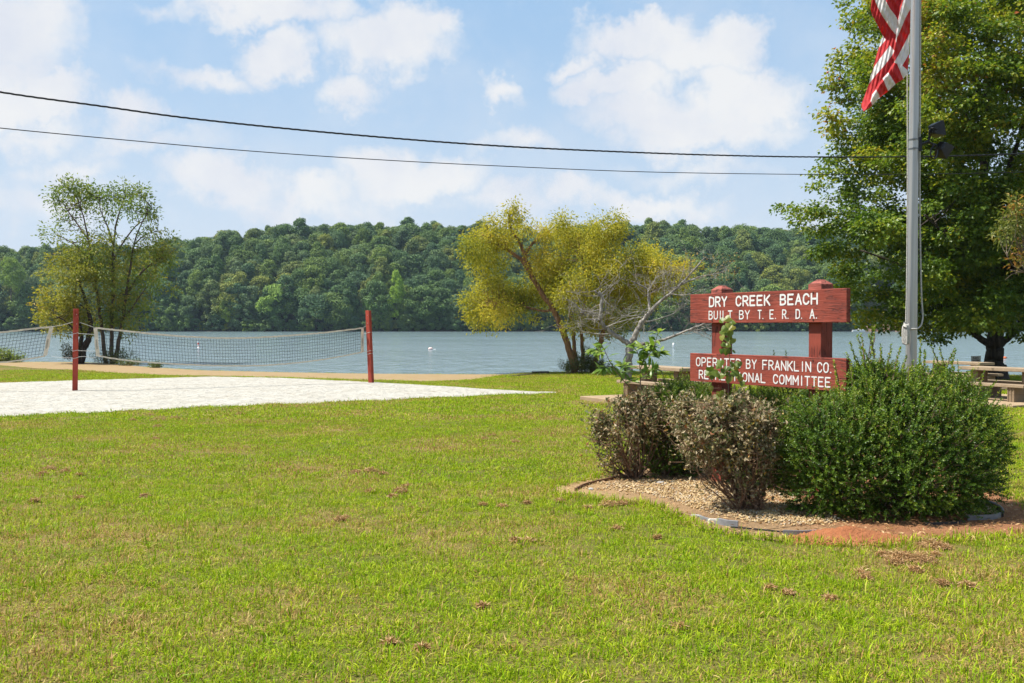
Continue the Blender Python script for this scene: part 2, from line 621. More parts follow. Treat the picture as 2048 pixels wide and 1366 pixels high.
def poly_sheet(name, poly, mat, lift, dome=0.0):
    bm = bmesh.new()
    vs = [bm.verts.new((p[0], p[1], float(gz(p[0], p[1])) + lift)) for p in poly]
    f = bm.faces.new(vs)
    bmesh.ops.triangulate(bm, faces=[f])
    bmesh.ops.recalc_face_normals(bm, faces=bm.faces)
    if bm.faces[:] and bm.faces[:][0].normal.z < 0: bmesh.ops.reverse_faces(bm, faces=bm.faces)
    me = bpy.data.meshes.new(name)
    bm.to_mesh(me)
    bm.free()
    o = link(name, me, mat)
    tag(o, kind='structure')
    return o


def bed_mat():
    m, t, out = new_mat('mulch_soil')
    g = t.n('ShaderNodeNewGeometry').outputs['Position']
    a = t.noise(g, 1.6, 5, 0.65)
    f = t.noise(g, 70, 4, 0.7)
    c = t.ramp(a, [(0.3, (0.20, 0.125, 0.065)), (0.5, (0.30, 0.195, 0.105)), (0.7, (0.40, 0.255, 0.13))])
    xx = t.n('ShaderNodeSeparateXYZ', {0: g}).outputs[0]
    wob = t.math('ADD', xx, t.math('MULTIPLY', t.math('SUBTRACT', t.noise(g, 1.6, 4), 0.5), 1.6))
    c = t.mix(t.math('MULTIPLY', t.step(wob, 1.6, 0.6), 0.6), c, (0.43, 0.29, 0.14))          # tan sand at the left tip
    c = t.mix(t.math('MULTIPLY', t.step(wob, 2.2, 3.0), 0.62), c, (0.31, 0.115, 0.05))        # red clay at the right
    c = t.mix(0.7, c, t.ramp(f, [(0.3, (0.5, 0.5, 0.5)), (0.7, (1.3, 1.3, 1.3))]), 'MULTIPLY')
    p = t.n('ShaderNodeBsdfPrincipled', {'Base Color': c, 'Roughness': 0.95, 'Specular IOR Level': 0.1, 'Normal': t.bump(f, 1.0, 0.02)})
    m.node_tree.links.new(p.outputs[0], out.inputs[0])
    return m


poly_sheet('planting_bed_soil', ragged(bed), bed_mat(), 0.010)

# ------------------------------------------------------------------ lake
def water_mat():
    m, t, out = new_mat('lake_water')
    g = t.n('ShaderNodeNewGeometry').outputs['Position']
    gs = t.vmath('MULTIPLY', g, (0.75, 1.0, 1.0))
    w1 = t.noise(gs, 0.9, 3, 0.55)
    w2 = t.noise(gs, 3.6, 3, 0.6)
    big = t.noise(g, 0.035, 3, 0.5)
    w3 = t.noise(t.vmath('MULTIPLY', g, (0.85, 0.24, 1.0)), 1.0, 3, 0.55)
    h = t.math('ADD', t.math('ADD', t.math('MULTIPLY', w1, 0.8), t.math('MULTIPLY', w2, 0.3)), t.math('MULTIPLY', w3, 2.6))
    st = t.math('ADD', 0.35, t.math('MULTIPLY', t.step(big, 0.35, 0.65), 0.40))
    bp = t.n('ShaderNodeBump', {'Height': h, 'Distance': 0.24})
    m.node_tree.links.new(st, bp.inputs['Strength'])
    p = t.n('ShaderNodeBsdfPrincipled', {'Base Color': (0.15, 0.205, 0.22), 'Roughness': 0.13, 'IOR': 1.333, 'Specular IOR Level': 0.5, 'Normal': bp.outputs[0]})
    m.node_tree.links.new(p.outputs[0], out.inputs[0])
    return m


WZ = LAKE - 0.03
nx = np.linspace(-400, 400, 21)
ny = np.linspace(30, 432, 21)
gx, gy = np.meshgrid(nx, ny)
idx = np.arange(gx.size).reshape(gx.shape)
q = np.stack([idx[:-1, :-1].ravel(), idx[:-1, 1:].ravel(), idx[1:, 1:].ravel(), idx[1:, :-1].ravel()], 1)
lake = link('lake_water', mesh_np('lake_water', np.dstack([gx, gy, np.full_like(gx, WZ)]).reshape(-1, 3), q), water_mat())
tag(lake, kind='structure')

# ------------------------------------------------------------------ far hill and its wood
ridge_px = np.array([(-260, 500), (0, 500), (60, 497), (110, 500), (250, 494), (340, 493), (370, 484), (450, 469), (520, 460), (600, 454), (700, 449), (800, 449),
                     (900, 453), (1000, 455), (1100, 455), (1200, 455), (1330, 443), (1400, 452), (1500, 454), (1600, 461), (1700, 468), (1900, 470), (2350, 476)], float)
RY0, RY1 = 424.0, 505.0
FAR_SHORE = 420.0


def ridge_h(x):
    px = CX + F * np.asarray(x) / RY1
    py = np.interp(px, ridge_px[:, 0], ridge_px[:, 1])
    return CAMZ + (HY - py) / F * RY1 - 18.6


def hill_z(x, y):
    tt = np.clip((np.asarray(y) - RY0) / (RY1 - RY0), 0, 1.35)
    prof = np.where(tt < 1, 1 - np.clip(1 - tt, 0, 1) ** 1.7, 1 - (tt - 1) * 0.25)
    return -0.9 + 0.8 * np.clip((np.asarray(y) - FAR_SHORE) / 3, 0, 1) + ridge_h(x) * prof


hx, hy = np.meshgrid(np.linspace(-400, 400, 81), np.concatenate([[FAR_SHORE - 3], np.linspace(FAR_SHORE, 530, 30)]))
hz = hill_z(hx, hy)
hz[0] = -2.5
idx = np.arange(hx.size).reshape(hx.shape)
q = np.stack([idx[:-1, :-1].ravel(), idx[:-1, 1:].ravel(), idx[1:, 1:].ravel(), idx[1:, :-1].ravel()], 1)
hill = link('far_hill', mesh_np('far_hill', np.dstack([hx, hy, hz]).reshape(-1, 3), q, smooth=True),
            simple_mat('forest_floor', (0.055, 0.045, 0.028), 0.95, spec=0.05, var=0.4, scale=0.2))
tag(hill, kind='structure')


def far_leaf_mat():
    m, t, out = new_mat('far_foliage')
    oi = t.n('ShaderNodeObjectInfo')
    a = t.n('ShaderNodeAttribute', attribute_name='tint').outputs['Fac']
    sel = t.math('ADD', t.math('MULTIPLY', oi.outputs['Random'], 0.62), t.math('SUBTRACT', t.math('MULTIPLY', t.noise(oi.outputs['Location'], 0.03, 2), 1.1), 0.36), clamp=True)
    c = t.ramp(sel, [(0.0, (0.058, 0.110, 0.055)), (0.2, (0.095, 0.155, 0.040)), (0.4, (0.070, 0.128, 0.062)), (0.55, (0.135, 0.190, 0.036)),
                                      (0.70, (0.090, 0.142, 0.070)), (0.86, (0.185, 0.205, 0.036)), (1.0, (0.115, 0.170, 0.055))])
    c = t.mix(1.0, c, oi.outputs['Color'], 'MULTIPLY')
    c = t.mix(1.0, c, t.ramp(a, [(0, (0.75, 0.78, 0.75)), (1, (1.75, 1.7, 1.35))]), 'MULTIPLY')
    p = t.n('ShaderNodeBsdfPrincipled', {'Base Color': c, 'Roughness': 0.6, 'Specular IOR Level': 0.2})
    tr = t.n('ShaderNodeBsdfTranslucent', {'Color': c})
    mx = t.n('ShaderNodeMixShader', {0: 0.16, 1: p.outputs[0], 2: tr.outputs[0]})
    m.node_tree.links.new(mx.outputs[0], out.inputs[0])
    return m


M_FAR = far_leaf_mat()
M_BARK_FAR = simple_mat('far_bark', (0.12, 0.095, 0.07), 0.9)


def far_crown(h, rad, base, lumps, per, leaf, seed, cone=0.0):
    """crown made of many small leaf clumps gathered into lumps"""
    r = np.random.default_rng(seed)
    cs = []
    for k in range(lumps):
        zf = r.uniform(0, 1) ** 0.8
        prof = math.sin(math.pi * (0.16 + 0.80 * zf)) ** 0.7 * (1 - cone * zf)
        a = r.uniform(0, 2 * math.pi)
        rr = rad * prof * math.sqrt(r.uniform(0.2, 1)) * 0.8
        cs.append((rr * math.cos(a), rr * math.sin(a), base + (h - base) * (0.06 + 0.86 * zf), rad * r.uniform(0.15, 0.34)))
    A = Acc()
    for x, y, z, rr in cs:
        d = nrm(r.normal(size=(per, 3)) + np.array((0, 0, 0.35)))
        p = np.array((x, y, z)) + d * rr * r.uniform(0.55, 1.05, (per, 1)) * np.array((1, 1, 0.75))
        nor = nrm(d + r.normal(size=(per, 3)) * 0.7 + np.array((0, 0, 0.4)))
        ax = nrm(np.cross(nor, r.normal(size=(per, 3))))
        L = leaf * r.uniform(0.6, 1.3, per)
        v, qq = leaves(p - ax * L[:, None] * 0.5, ax, nor, L, L * 0.8, 0.5, 0.15)
        A.add(v, qq, None, np.clip(r.normal(0.5, 0.22, per) + r.normal() * 0.15, 0, 1))
    return A


far_protos = []
for i, (h, rad, base, lumps, cone) in enumerate([(18, 7.4, 2, 46, 0), (19, 8.2, 3, 54, .1), (17, 6.6, 2, 40, .1), (19.5, 6.2, 3, 40, .3), (16, 8.0, 2, 50, 0), (21, 6.4, 3, 44, .25), (17.5, 9.0, 2, 62, .0)]):
    A = far_crown(h, rad, base, int(lumps * 1.25), 180, 0.56, 100 + i, cone)
    far_protos.append(proto('wood_tree_%d' % i, A.mesh('wood_tree_crown'), M_FAR))
for i, (h, rad, base, lumps) in enumerate([(7, 4.2, 0.2, 22), (5, 3.6, 0.1, 18), (10, 4.4, 0.3, 26)]):
    A = far_crown(h, rad, base, lumps, 150, 0.52, 200 + i)
    far_protos.append(proto('wood_tree_%d' % (7 + i), A.mesh('wood_tree_crown'), M_FAR))

pts, rots, scls, idxs = [], [], [], []
y = RY0 + 1.5
row = 0
while y < RY1 + 16:
    half = 0.80 * y
    step = 7.2 if y < RY0 + 12 else 8.6
    xs = np.arange(-half, half, step) + rng.uniform(-3.4, 3.4, len(np.arange(-half, half, step)))
    for x in xs:
        yy = y + rng.uniform(-2.5, 2.5)
        px = CX + F * x / yy
        if yy < RY0 + 32 and 1722 < px < 1800: continue      # clearing on the far bank
        pts.append((x, yy, float(hill_z(x, yy)) - 0.4))
        rots.append((0, 0, rng.uniform(0, 6.28)))
        s = rng.uniform(0.72, 1.28)
        scls.append((s, s, rng.uniform(0.84, 1.14)))
        idxs.append(rng.integers(0, 7))
    y += 6.4
    row += 1
for x in np.arange(-335, 335, 2.6):                           # low growth along the far waterline
    yy = FAR_SHORE + 2.2 + rng.uniform(-1.0, 2.5)
    px = CX + F * x / yy
    s = rng.uniform(0.6, 1.2) * (0.5 if 1715 < px < 1805 else 1)
    pts.append((x + rng.uniform(-1, 1), yy, float(hill_z(x, yy)) - 0.5))
    rots.append((0, 0, rng.uniform(0, 6.28)))
    scls.append((s, s, s * rng.uniform(0.7, 1.2)))
    idxs.append(rng.integers(7, 10))
scatter('far_wood', pts, rots, scls, idxs, far_protos)

# trees of the far bank that stand out from the wood
far_mesh = {}


def far_tree(px, top, bot, wid, colr, label, name='shore_tree', mesh_i=4, trunk=True):
    Y = FAR_SHORE + 3.0
    b = P(px, bot, Y)
    tp = P(px, top, Y)
    zb = max(float(hill_z(b[0], Y)) - 0.3, b[2] - 0.5)
    h = tp[2] - zb
    rt = root(name, (b[0], Y, zb), label, 'tree' if h > 6 else 'shrub')
    src = far_protos[mesh_i].data
    if mesh_i not in far_mesh:
        co = np.array([v.co for v in src.vertices])
        far_mesh[mesh_i] = (co[:, 2].max(), np.abs(co[:, :2]).max())
    H, W = far_mesh[mesh_i]
    o = link('crown', src, None, rt)
    o.color = (*colr, 1)
    sx = wid / F * Y / 2 / W
    o.scale = (sx, sx, h / H)
    o.rotation_euler = (0, 0, px * 1.7)
    if trunk:
        A = Acc()
        A.tube(smooth_path([(0, 0, -0.3), (0.1, 0, h * 0.3), (0.15, 0.1, h * 0.7)], 6), np.linspace(0.28, 0.06, 7), 7)
        link('trunk', A.mesh('trunk', smooth=True), M_BARK_FAR, rt)
    return rt


far_tree(548, 566, 655, 74, (1.75, 1.75, 1.5), 'broad pale green round tree at the far waterline, behind the middle of the long net')
far_tree(632, 570, 652, 34, (3.6, 2.2, 1.6), 'small tan orange tree on the far bank, left of the right volleyball post', mesh_i=2)
far_tree(793, 538, 655, 44, (1.7, 1.75, 0.9), 'tall light green tree on the far bank, right of the right volleyball post', mesh_i=3)
far_tree(745, 580, 656, 40, (1.9, 1.85, 1.0), 'yellowish green tree at the far waterline directly behind the right volleyball post', mesh_i=0)
far_tree(908, 636, 662, 17, (3.0, 2.7, 2.0), 'tiny pale shrub at the far waterline left of the yellow willow', 'shore_shrub', 8, False)
far_tree(455, 588, 655, 40, (1.9, 1.6, 0.8), 'olive green tree on the far bank above the red and white buoy', mesh_i=2)
far_tree(333, 628, 660, 44, (2.0, 1.9, 0.9), 'low yellow green tree at the far waterline right of the three stemmed tree', mesh_i=9)
far_tree(22, 512, 600, 60, (1.9, 1.7, 0.6), 'yellow green round tree on the wooded hill at the left edge', mesh_i=4)
far_tree(600, 648, 660, 22, (1.8, 1.8, 1.2), 'small bright green bush at the far waterline behind the net', 'shore_shrub', 7, False)

# clearing with dry grass and a bare bank on the far side, right of the sign
c0, c1 = P(1722, 640, FAR_SHORE + 2), P(1806, 640, FAR_SHORE + 2)
A = Acc()
nn = 14
for i in range(700):
    x = rng.uniform(c0[0], c1[0])
    yy = FAR_SHORE + 3 + rng.uniform(0, 26)
    z = float(hill_z(x, yy))
    d = nrm(rng.normal(size=(14, 3)) + np.array((0, -0.2, 0.8)))
    p = np.array((x, yy, z + 0.4)) + d * rng.uniform(0.2, 1.0, (14, 1))
    no = nrm(d + rng.normal(size=(14, 3)) * .5)
    v, qq = leaves(p, nrm(np.cross(no, rng.normal(size=(14, 3)))), no, 0.6, 0.45, 0.5)
    A.add(v, qq, None, rng.uniform(0, 1, 14))
o = link('clearing_scrub', A.mesh('clearing_scrub'), leaf_mat('dry_scrub', [(0, (0.16, 0.17, 0.04)), (1, (0.26, 0.24, 0.07))], 0.2))
tag(o, kind='stuff')
A = Acc()
xs = np.linspace(c0[0], c1[0], 30)
bank = np.stack([np.array([(x, FAR_SHORE + 0.3 + rng.normal() * .3, -0.8), (x, FAR_SHORE + 1.6 + rng.normal() * .4, 1.2 + rng.normal() * .25), (x, FAR_SHORE + 5, 2.2)]) for x in xs])
idx = np.arange(90).reshape(30, 3)
A.add(bank.reshape(-1, 3), np.stack([idx[:-1, :-1].ravel(), idx[1:, :-1].ravel(), idx[1:, 1:].ravel(), idx[:-1, 1:].ravel()], 1))
o = link('bare_bank', A.mesh('bare_bank'), simple_mat('red_bank_earth', (0.17, 0.10, 0.065), 0.95, var=0.5, scale=1.0))
tag(o, kind='structure')
# ------------------------------------------------------------------ grass and gravel (nobody could count these)
def grass_blade_mat():
    m, t, out = new_mat('grass_blades')
    oi = t.n('ShaderNodeObjectInfo')
    loc = oi.outputs['Location']
    a = t.n('ShaderNodeAttribute', attribute_name='tint').outputs['Fac']
    patch = t.noise(loc, 0.45, 4, 0.6)
    patch2 = t.noise(loc, 2.4, 3, 0.6)
    dry = t.math('ADD', t.math('MULTIPLY', t.step(patch, 0.43, 0.66), 0.42), t.math('MULTIPLY', t.step(patch2, 0.47, 0.74), 0.32))
    lush = t.ramp(oi.outputs['Random'], [(0, (0.185, 0.325, 0.006)), (0.5, (0.280, 0.385, 0.008)), (1, (0.38, 0.425, 0.02))])
    straw = t.ramp(oi.outputs['Random'], [(0, (0.40, 0.29, 0.085)), (0.5, (0.34, 0.205, 0.065)), (1, (0.50, 0.40, 0.15))])
    # a blade is dead when its own number falls under the dryness of its patch
    dead = t.step(t.math('SUBTRACT', t.math('ADD', dry, 0.10), a), -0.02, 0.04)
    c = t.mix(dead, lush, straw)
    own = t.math('FRACT', t.math('MULTIPLY', a, 7.31))
    c = t.mix(1.0, c, t.ramp(own, [(0, (0.62, 0.66, 0.60)), (0.6, (1.0, 1.0, 1.0)), (1, (1.3, 1.26, 1.2))]), 'MULTIPLY')
    p = t.n('ShaderNodeBsdfPrincipled', {'Base Color': c, 'Roughness': 0.5, 'Specular IOR Level': 0.10})
    tr = t.n('ShaderNodeBsdfTranslucent', {'Color': c})
    mx = t.n('ShaderNodeMixShader', {0: 0.35, 1: p.outputs[0], 2: tr.outputs[0]})
    m.node_tree.links.new(mx.outputs[0], out.inputs[0])
    return m


M_GRASS = grass_blade_mat()


def grass_tuft(seed, n, spread, hmin, hmax, w, flat):
    r = np.random.default_rng(seed)
    A = Acc()
    for i in range(n):
        b = np.array((r.normal() * spread, r.normal() * spread, -0.004))
        az = r.uniform(0, 2 * math.pi)
        h = r.uniform(hmin, hmax)
        lean = r.uniform(0.1, 1.1) if r.uniform() > flat else r.uniform(1.2, 3.0)
        d = np.array((math.cos(az), math.sin(az), 0))
        s = np.array((-math.sin(az), math.cos(az), 0))
        tw = r.uniform(-0.8, 0.8)
        s = s * math.cos(tw) + np.array((0, 0, 1)) * math.sin(tw) * 0.6
        ww = w * r.uniform(0.6, 1.3)
        p1 = b + np.array((0, 0, h * 0.55)) / math.sqrt(1 + lean * lean * .4) + d * h * 0.28 * lean / math.sqrt(1 + lean * lean * .4)
        p2 = p1 + (np.array((0, 0, h * (0.5 - 0.17 * lean))) + d * h * 0.5 * lean) / math.sqrt(1 + lean * lean * .3)
        v = np.array([b - s * ww * .5, b + s * ww * .5, p1 + s * ww * .5, p1 - s * ww * .5, p2])
        A.add(v, [(0, 1, 2, 3)], [(3, 2, 4)], r.uniform(0, 1))
    # the same number on both faces of a blade
    k = np.concatenate(A.k)
    A.tk = [k]
    A.k = [k]
    A.q = [np.concatenate(A.q)]
    A.t = [np.concatenate(A.t)]
    return A


protos_near = [proto('tuft_a%d' % i, grass_tuft(300 + i, 24, 0.048, 0.018, 0.048, 0.0048, 0.50).mesh('tuft'), M_GRASS) for i in range(7)]
protos_near += [proto('tuft_b%d' % i, grass_tuft(320 + i, 11, 0.032, 0.04, 0.085, 0.0068, 0.40).mesh('tuft'), M_GRASS) for i in range(3)]
protos_mid = [proto('tuft_c%d' % i, grass_tuft(340 + i, 32, 0.085, 0.022, 0.055, 0.0080, 0.5).mesh('tuft'), M_GRASS) for i in range(6)]
protos_far = [proto('tuft_d%d' % i, grass_tuft(360 + i, 40, 0.17, 0.028, 0.06, 0.013, 0.5).mesh('tuft'), M_GRASS) for i in range(6)]
ALLG = sorted(protos_near + protos_mid + protos_far, key=lambda o: o.name)
GI = {'a': [], 'b': [], 'c': [], 'd': []}
for i, o in enumerate(ALLG): GI[o.name[5]].append(i)

# slab and bed outlines where no grass grows
pads = []          # filled by the picnic tables (world polygons)


def grass_points():
    P_, I_, S_ = [], [], []
    zones = [(3.9, 7.0, 370, 'ab'), (7.0, 11.5, 250, 'ab'), (11.5, 20.0, 80, 'c'), (20.0, 52.0, 25, 'd')]
    for y0, y1, dens, kinds in zones:
        x1 = 0.57 * y1 + 3.6
        n = int(dens * (y1 - y0) * 2 * x1)
        x = rng.uniform(-x1, x1, n)
        y = rng.uniform(y0, y1, n)
        ok = (np.abs(x) < 0.56 * y + 3.6) & (y < shore_y(x) - 0.1)
        ok &= ~in_poly(x, y, bed) & ~in_poly(x, y, court_poly) & ~in_poly(x, y, beach_poly)
        for pd in pads: ok &= ~in_poly(x, y, np.asarray(pd))
        x, y = x[ok], y[ok]
        # thin bare spots
        keep = rng.uniform(0, 1, len(x)) < 0.93
        x, y = x[keep], y[keep]
        if kinds == 'ab':
            i = np.where(rng.uniform(0, 1, len(x)) < 0.10, rng.choice(GI['b'], len(x)), rng.choice(GI['a'], len(x)))
        else:
            i = rng.choice(GI[kinds], len(x))
        P_.append(np.stack([x, y, gz(x, y)], 1))
        I_.append(i)
        S_.append(rng.uniform(0.7, 1.3, len(x)))
    # taller fringe around the bed and the court
    for poly, dens, sc in ((bed, 55, 1.25), (court_poly, 12, 1.2), (beach_poly, 4, 1.3)):
        for a, b in zip(poly, np.roll(poly, -1, 0)):
            L = np.linalg.norm(b - a)
            k = rng.poisson(L * dens)
            if not k: continue
            s = rng.uniform(0, 1, k)[:, None]
            p = a + (b - a) * s + rng.normal(size=(k, 2)) * 0.05
            kind = 'b' if p[0, 1] < 14 else 'c'
            P_.append(np.stack([p[:, 0], p[:, 1], gz(p[:, 0], p[:, 1])], 1))
            I_.append(rng.choice(GI[kind], k))
            S_.append(rng.uniform(0.6, 1.1, k) * sc)
    return np.concatenate(P_), np.concatenate(I_), np.concatenate(S_)


def build_grass():
    p, i, s = grass_points()
    n = len(p)
    rot = np.zeros((n, 3))
    rot[:, 2] = rng.uniform(0, 6.283, n)
    rot[:, 0] = rng.normal(0, 0.08, n)
    scl = np.stack([s, s, s * rng.uniform(0.75, 1.25, n)], 1)
    scatter('lawn_grass', p, rot, scl, i, ALLG)


def build_gravel():
    m, t, out = new_mat('pebble')
    oi = t.n('ShaderNodeObjectInfo').outputs['Random']
    c = t.ramp(oi, [(0, (0.33, 0.21, 0.085)), (0.25, (0.40, 0.28, 0.125)), (0.5, (0.44, 0.34, 0.19)), (0.72, (0.36, 0.24, 0.11)), (0.88, (0.48, 0.42, 0.32)), (1, (0.24, 0.16, 0.09))])
    pr = t.n('ShaderNodeBsdfPrincipled', {'Base Color': c, 'Roughness': 0.75, 'Specular IOR Level': 0.3})
    m.node_tree.links.new(pr.outputs[0], out.inputs[0])
    ps = []
    for k in range(5):
        bm = bmesh.new()
        bmesh.ops.create_icosphere(bm, subdivisions=2, radius=0.5)
        r = np.random.default_rng(500 + k)
        off = r.normal(size=3)
        for v in bm.verts:
            w = 1 + 0.22 * math.sin(v.co.x * 4 + off[0] * 3) * math.cos(v.co.y * 3.5 + off[1] * 3) + 0.12 * math.sin(v.co.z * 5 + off[2])
            v.co *= w
            v.co.z *= 0.6
            v.co.y *= 0.8
        for f in bm.faces: f.smooth = True
        me = bpy.data.meshes.new('pebble')
        bm.to_mesh(me)
        bm.free()
        ps.append(proto('pebble_%d' % k, me, m))
    gp = np.array([G(*p)[:2] for p in [(1150, 975), (1200, 966), (1300, 962), (1400, 965), (1560, 985), (1660, 1030), (1690, 1046), (1640, 1052), (1580, 1054), (1500, 1046), (1420, 1030), (1350, 1006), (1290, 990), (1220, 983), (1160, 981)]])
    n = 19000
    lo, hi = gp.min(0), gp.max(0)
    x, y = rng.uniform(lo[0], hi[0], n), rng.uniform(lo[1], hi[1], n)
    ok = in_poly(x, y, gp)
    d = np.sin(x * 5.3 + 1) * np.cos(y * 4.1) + np.sin(x * 11 + y * 7) * .5
    left = np.clip((x - lo[0]) / 1.2, 0.25, 1)
    ok &= rng.uniform(0, 1, n) < np.clip(0.55 + 0.25 * d, 0.1, 0.9) * left
    x, y = x[ok], y[ok]
    # a second patch at the right hand end, behind the edging
    gp2 = np.array([G(*p)[:2] for p in [(1930, 1032), (1960, 1012), (1988, 1018), (2000, 1030), (1985, 1038), (1940, 1042)]])
    x2, y2 = rng.uniform(gp2[:, 0].min(), gp2[:, 0].max(), 900), rng.uniform(gp2[:, 1].min(), gp2[:, 1].max(), 900)
    k2 = in_poly(x2, y2, gp2)
    x, y = np.concatenate([x, x2[k2]]), np.concatenate([y, y2[k2]])
    n = len(x)
    s = rng.uniform(0.012, 0.030, n)
    scatter('bed_gravel', np.stack([x, y, gz(x, y) + 0.012 + s * 0.15], 1), np.stack([rng.normal(0, .3, n), rng.normal(0, .3, n), rng.uniform(0, 6.28, n)], 1),
            np.stack([s, s, s], 1), rng.integers(0, 5, n), ps)


def build_litter():
    """dry brown leaf and straw litter lying in the bed and clumps of dead clippings on the lawn"""
    A = Acc()

    def straw(c, n, rad, hgt, lmin, lmax, w):
        r2 = np.sqrt(rng.uniform(0, 1, n)) * rad
        a = rng.uniform(0, 6.283, n)
        x, y = c[0] + r2 * np.cos(a), c[1] + r2 * np.sin(a)
        top = hgt * (1 - (r2 / rad) ** 2)
        z = gz(x, y) + 0.012 + top * rng.uniform(0.2, 1, n)
        ax = rng.normal(size=(n, 3)) * np.array((1, 1, 0.35))
        no = nrm(rng.normal(size=(n, 3)) * 0.6 + np.array((0, 0, 1)))
        v, q = leaves(np.stack([x, y, z], 1), ax, no, rng.uniform(lmin, lmax, n), w, 0.5)
        A.add(v, q, None, rng.uniform(0, 1, n))
    clumps = [(300, 832, 9), (320, 840, 14), (350, 838, 10), (265, 842, 8), (315, 855, 9), (310, 880, 8), (480, 830, 10), (100, 940, 12), (130, 945, 10), (85, 950, 9), (160, 952, 7),
              (70, 1005, 10), (160, 998, 7), (290, 994, 8), (740, 944, 14), (712, 946, 8), (765, 950, 8), (740, 986, 10), (800, 985, 16), (815, 975, 10), (785, 995, 8),
              (968, 880, 7), (1030, 886, 9), (985, 872, 6), (1215, 1013, 17), (1244, 1010, 14), (1030, 1083, 9), (680, 1042, 10), (690, 1038, 6), (1058, 1084, 7), (966, 1012, 6), (1005, 1015, 8), (1055, 1008, 6),
              (1120, 1004, 7), (1145, 993, 5), (1235, 1060, 8), (1315, 1078, 7), (1175, 1018, 6),
              (1860, 1095, 26), (1880, 1098, 18), (1765, 1112, 12), (1800, 1118, 26), (1840, 1125, 30), (1790, 1128, 18), (1722, 1150, 12), (1730, 1160, 9), (1830, 1145, 14), (1870, 1113, 10),
              (1935, 1175, 14), (1660, 1200, 8), (1575, 1190, 9), (1540, 1178, 6), (1810, 1120, 14), (1885, 1170, 12), (965, 1216, 8), (780, 1290, 8), (845, 1300, 7), (1360, 1258, 10), (1640, 1050, 6)]
    for px, py, w in clumps:
        c = G(px, py)
        rad = w / F * c[1]
        straw(c, int(160 + 14 * w), rad * 1.05, rad * 0.6, 0.02, 0.055, 0.006)
    straw_in_bed = 9000
    lo, hi = bed.min(0), bed.max(0)
    x, y = rng.uniform(lo[0], hi[0], straw_in_bed), rng.uniform(lo[1], hi[1], straw_in_bed)
    ok = in_poly(x, y, bed)
    x, y = x[ok], y[ok]
    n = len(x)
    v, q = leaves(np.stack([x, y, gz(x, y) + rng.uniform(0.014, 0.035, n)], 1), rng.normal(size=(n, 3)) * np.array((1, 1, 0.25)),
                  nrm(rng.normal(size=(n, 3)) * .5 + np.array((0, 0, 1))), rng.uniform(0.02, 0.055, n), rng.uniform(0.006, 0.02, n), 0.5)
    A.add(v, q, None, rng.uniform(0, 1, n))
    o = link('dead_grass_litter', A.mesh('dead_grass_litter'), leaf_mat('straw_litter', [(0, (0.24, 0.125, 0.05)), (0.5, (0.42, 0.245, 0.11)), (1, (0.56, 0.39, 0.19))], 0.15))
    tag(o, kind='stuff')


# ================================================================== TREES NEAR THE SHORE
def limbs_world(Y, limbs):
    """limbs: (list of (px,py[,dy]), r0, r1) -> list of (points, radii)"""
    out = []
    for pl, r0, r1 in limbs:
        w = []
        for p in pl:
            dy = p[2] if len(p) > 2 else 0.0
            w.append(P(p[0], p[1], Y + dy))
        s = smooth_path(w, max(6, 4 * len(pl)))
        rad = r0 + (r1 - r0) * np.linspace(0, 1, len(s)) ** 0.85
        s = s + rng.normal(size=s.shape) * rad[:, None] * 0.12
        out.append((s, rad))
    return out


def crown_build(Y, clumps, limb_w, depth, dens, per, sr, leafL, leafW, up=0.9, flat=0.6, droop=0.1, hang=0.0, twig=0.4, tr=(0.02, 0.006), tint_px=None, shell=0.5):
    A, T = Acc(), Acc()
    lp = np.concatenate([l[0] for l in limb_w])
    k = Y / F
    for c in clumps:
        px, py, rx, ry = c[:4]
        wgt = c[4] if len(c) > 4 else 1.0
        dy = c[5] if len(c) > 5 else rng.uniform(-depth, depth)
        rz = 0.5 * (rx + ry)
        n = max(3, int(dens * rx * ry * wgt))
        d = rand_dirs(n) * rng.uniform(shell ** 3, 1, (n, 1)) ** (1 / 3.0)
        cen = np.stack([px + d[:, 0] * rx, py - d[:, 2] * ry, Y + dy + d[:, 1] * rz * k], 1)
        cw = np.array([P(a, b, y) for a, b, y in cen])
        ct = rng.normal(0, 0.12)
        n_all = n * per
        off = rng.normal(size=(n_all, 3)) * np.array((1, 1, flat)) * sr
        pos = np.repeat(cw, per, 0) + off
        out_d = np.repeat(d[:, [0, 1, 2]], per, 0)
        nor = nrm(np.array((0, 0, up)) + out_d * 0.45 + rng.normal(size=(n_all, 3)) * 0.55)
        ax = nrm(off + out_d * 0.4 * sr + rng.normal(size=(n_all, 3)) * sr * 0.6 + np.array((0, 0, -hang * sr)))
        L = leafL * rng.uniform(0.65, 1.25, n_all)
        v, q = leaves(pos, ax, nor, L, L * leafW / leafL, 0.45, droop)
        tv = np.clip(0.45 + ct + rng.normal(0, 0.16, n_all) + np.repeat(rng.normal(0, 0.1, n), per), 0, 1)
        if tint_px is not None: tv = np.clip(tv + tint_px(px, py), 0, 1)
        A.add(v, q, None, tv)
        # twigs back to the nearest limb
        for j in range(n):
            if rng.uniform() > twig: continue
            dist = np.linalg.norm(lp - cw[j], axis=1)
            # prefer limb points below the spray
            dist = dist + np.where(lp[:, 2] > cw[j, 2], 1.2, 0)
            jb = rng.choice(np.argsort(dist)[:6])
            b = lp[jb]
            if np.linalg.norm(b - cw[j]) > 1.5: continue
            mid = (b + cw[j]) / 2 + np.array((0, 0, -0.06)) * np.linalg.norm(cw[j] - b) + rng.normal(size=3) * 0.05
            T.tube(smooth_path([b, mid, cw[j]], 5), np.linspace(tr[0], tr[1], 5), 4, caps=False)
    return A, T


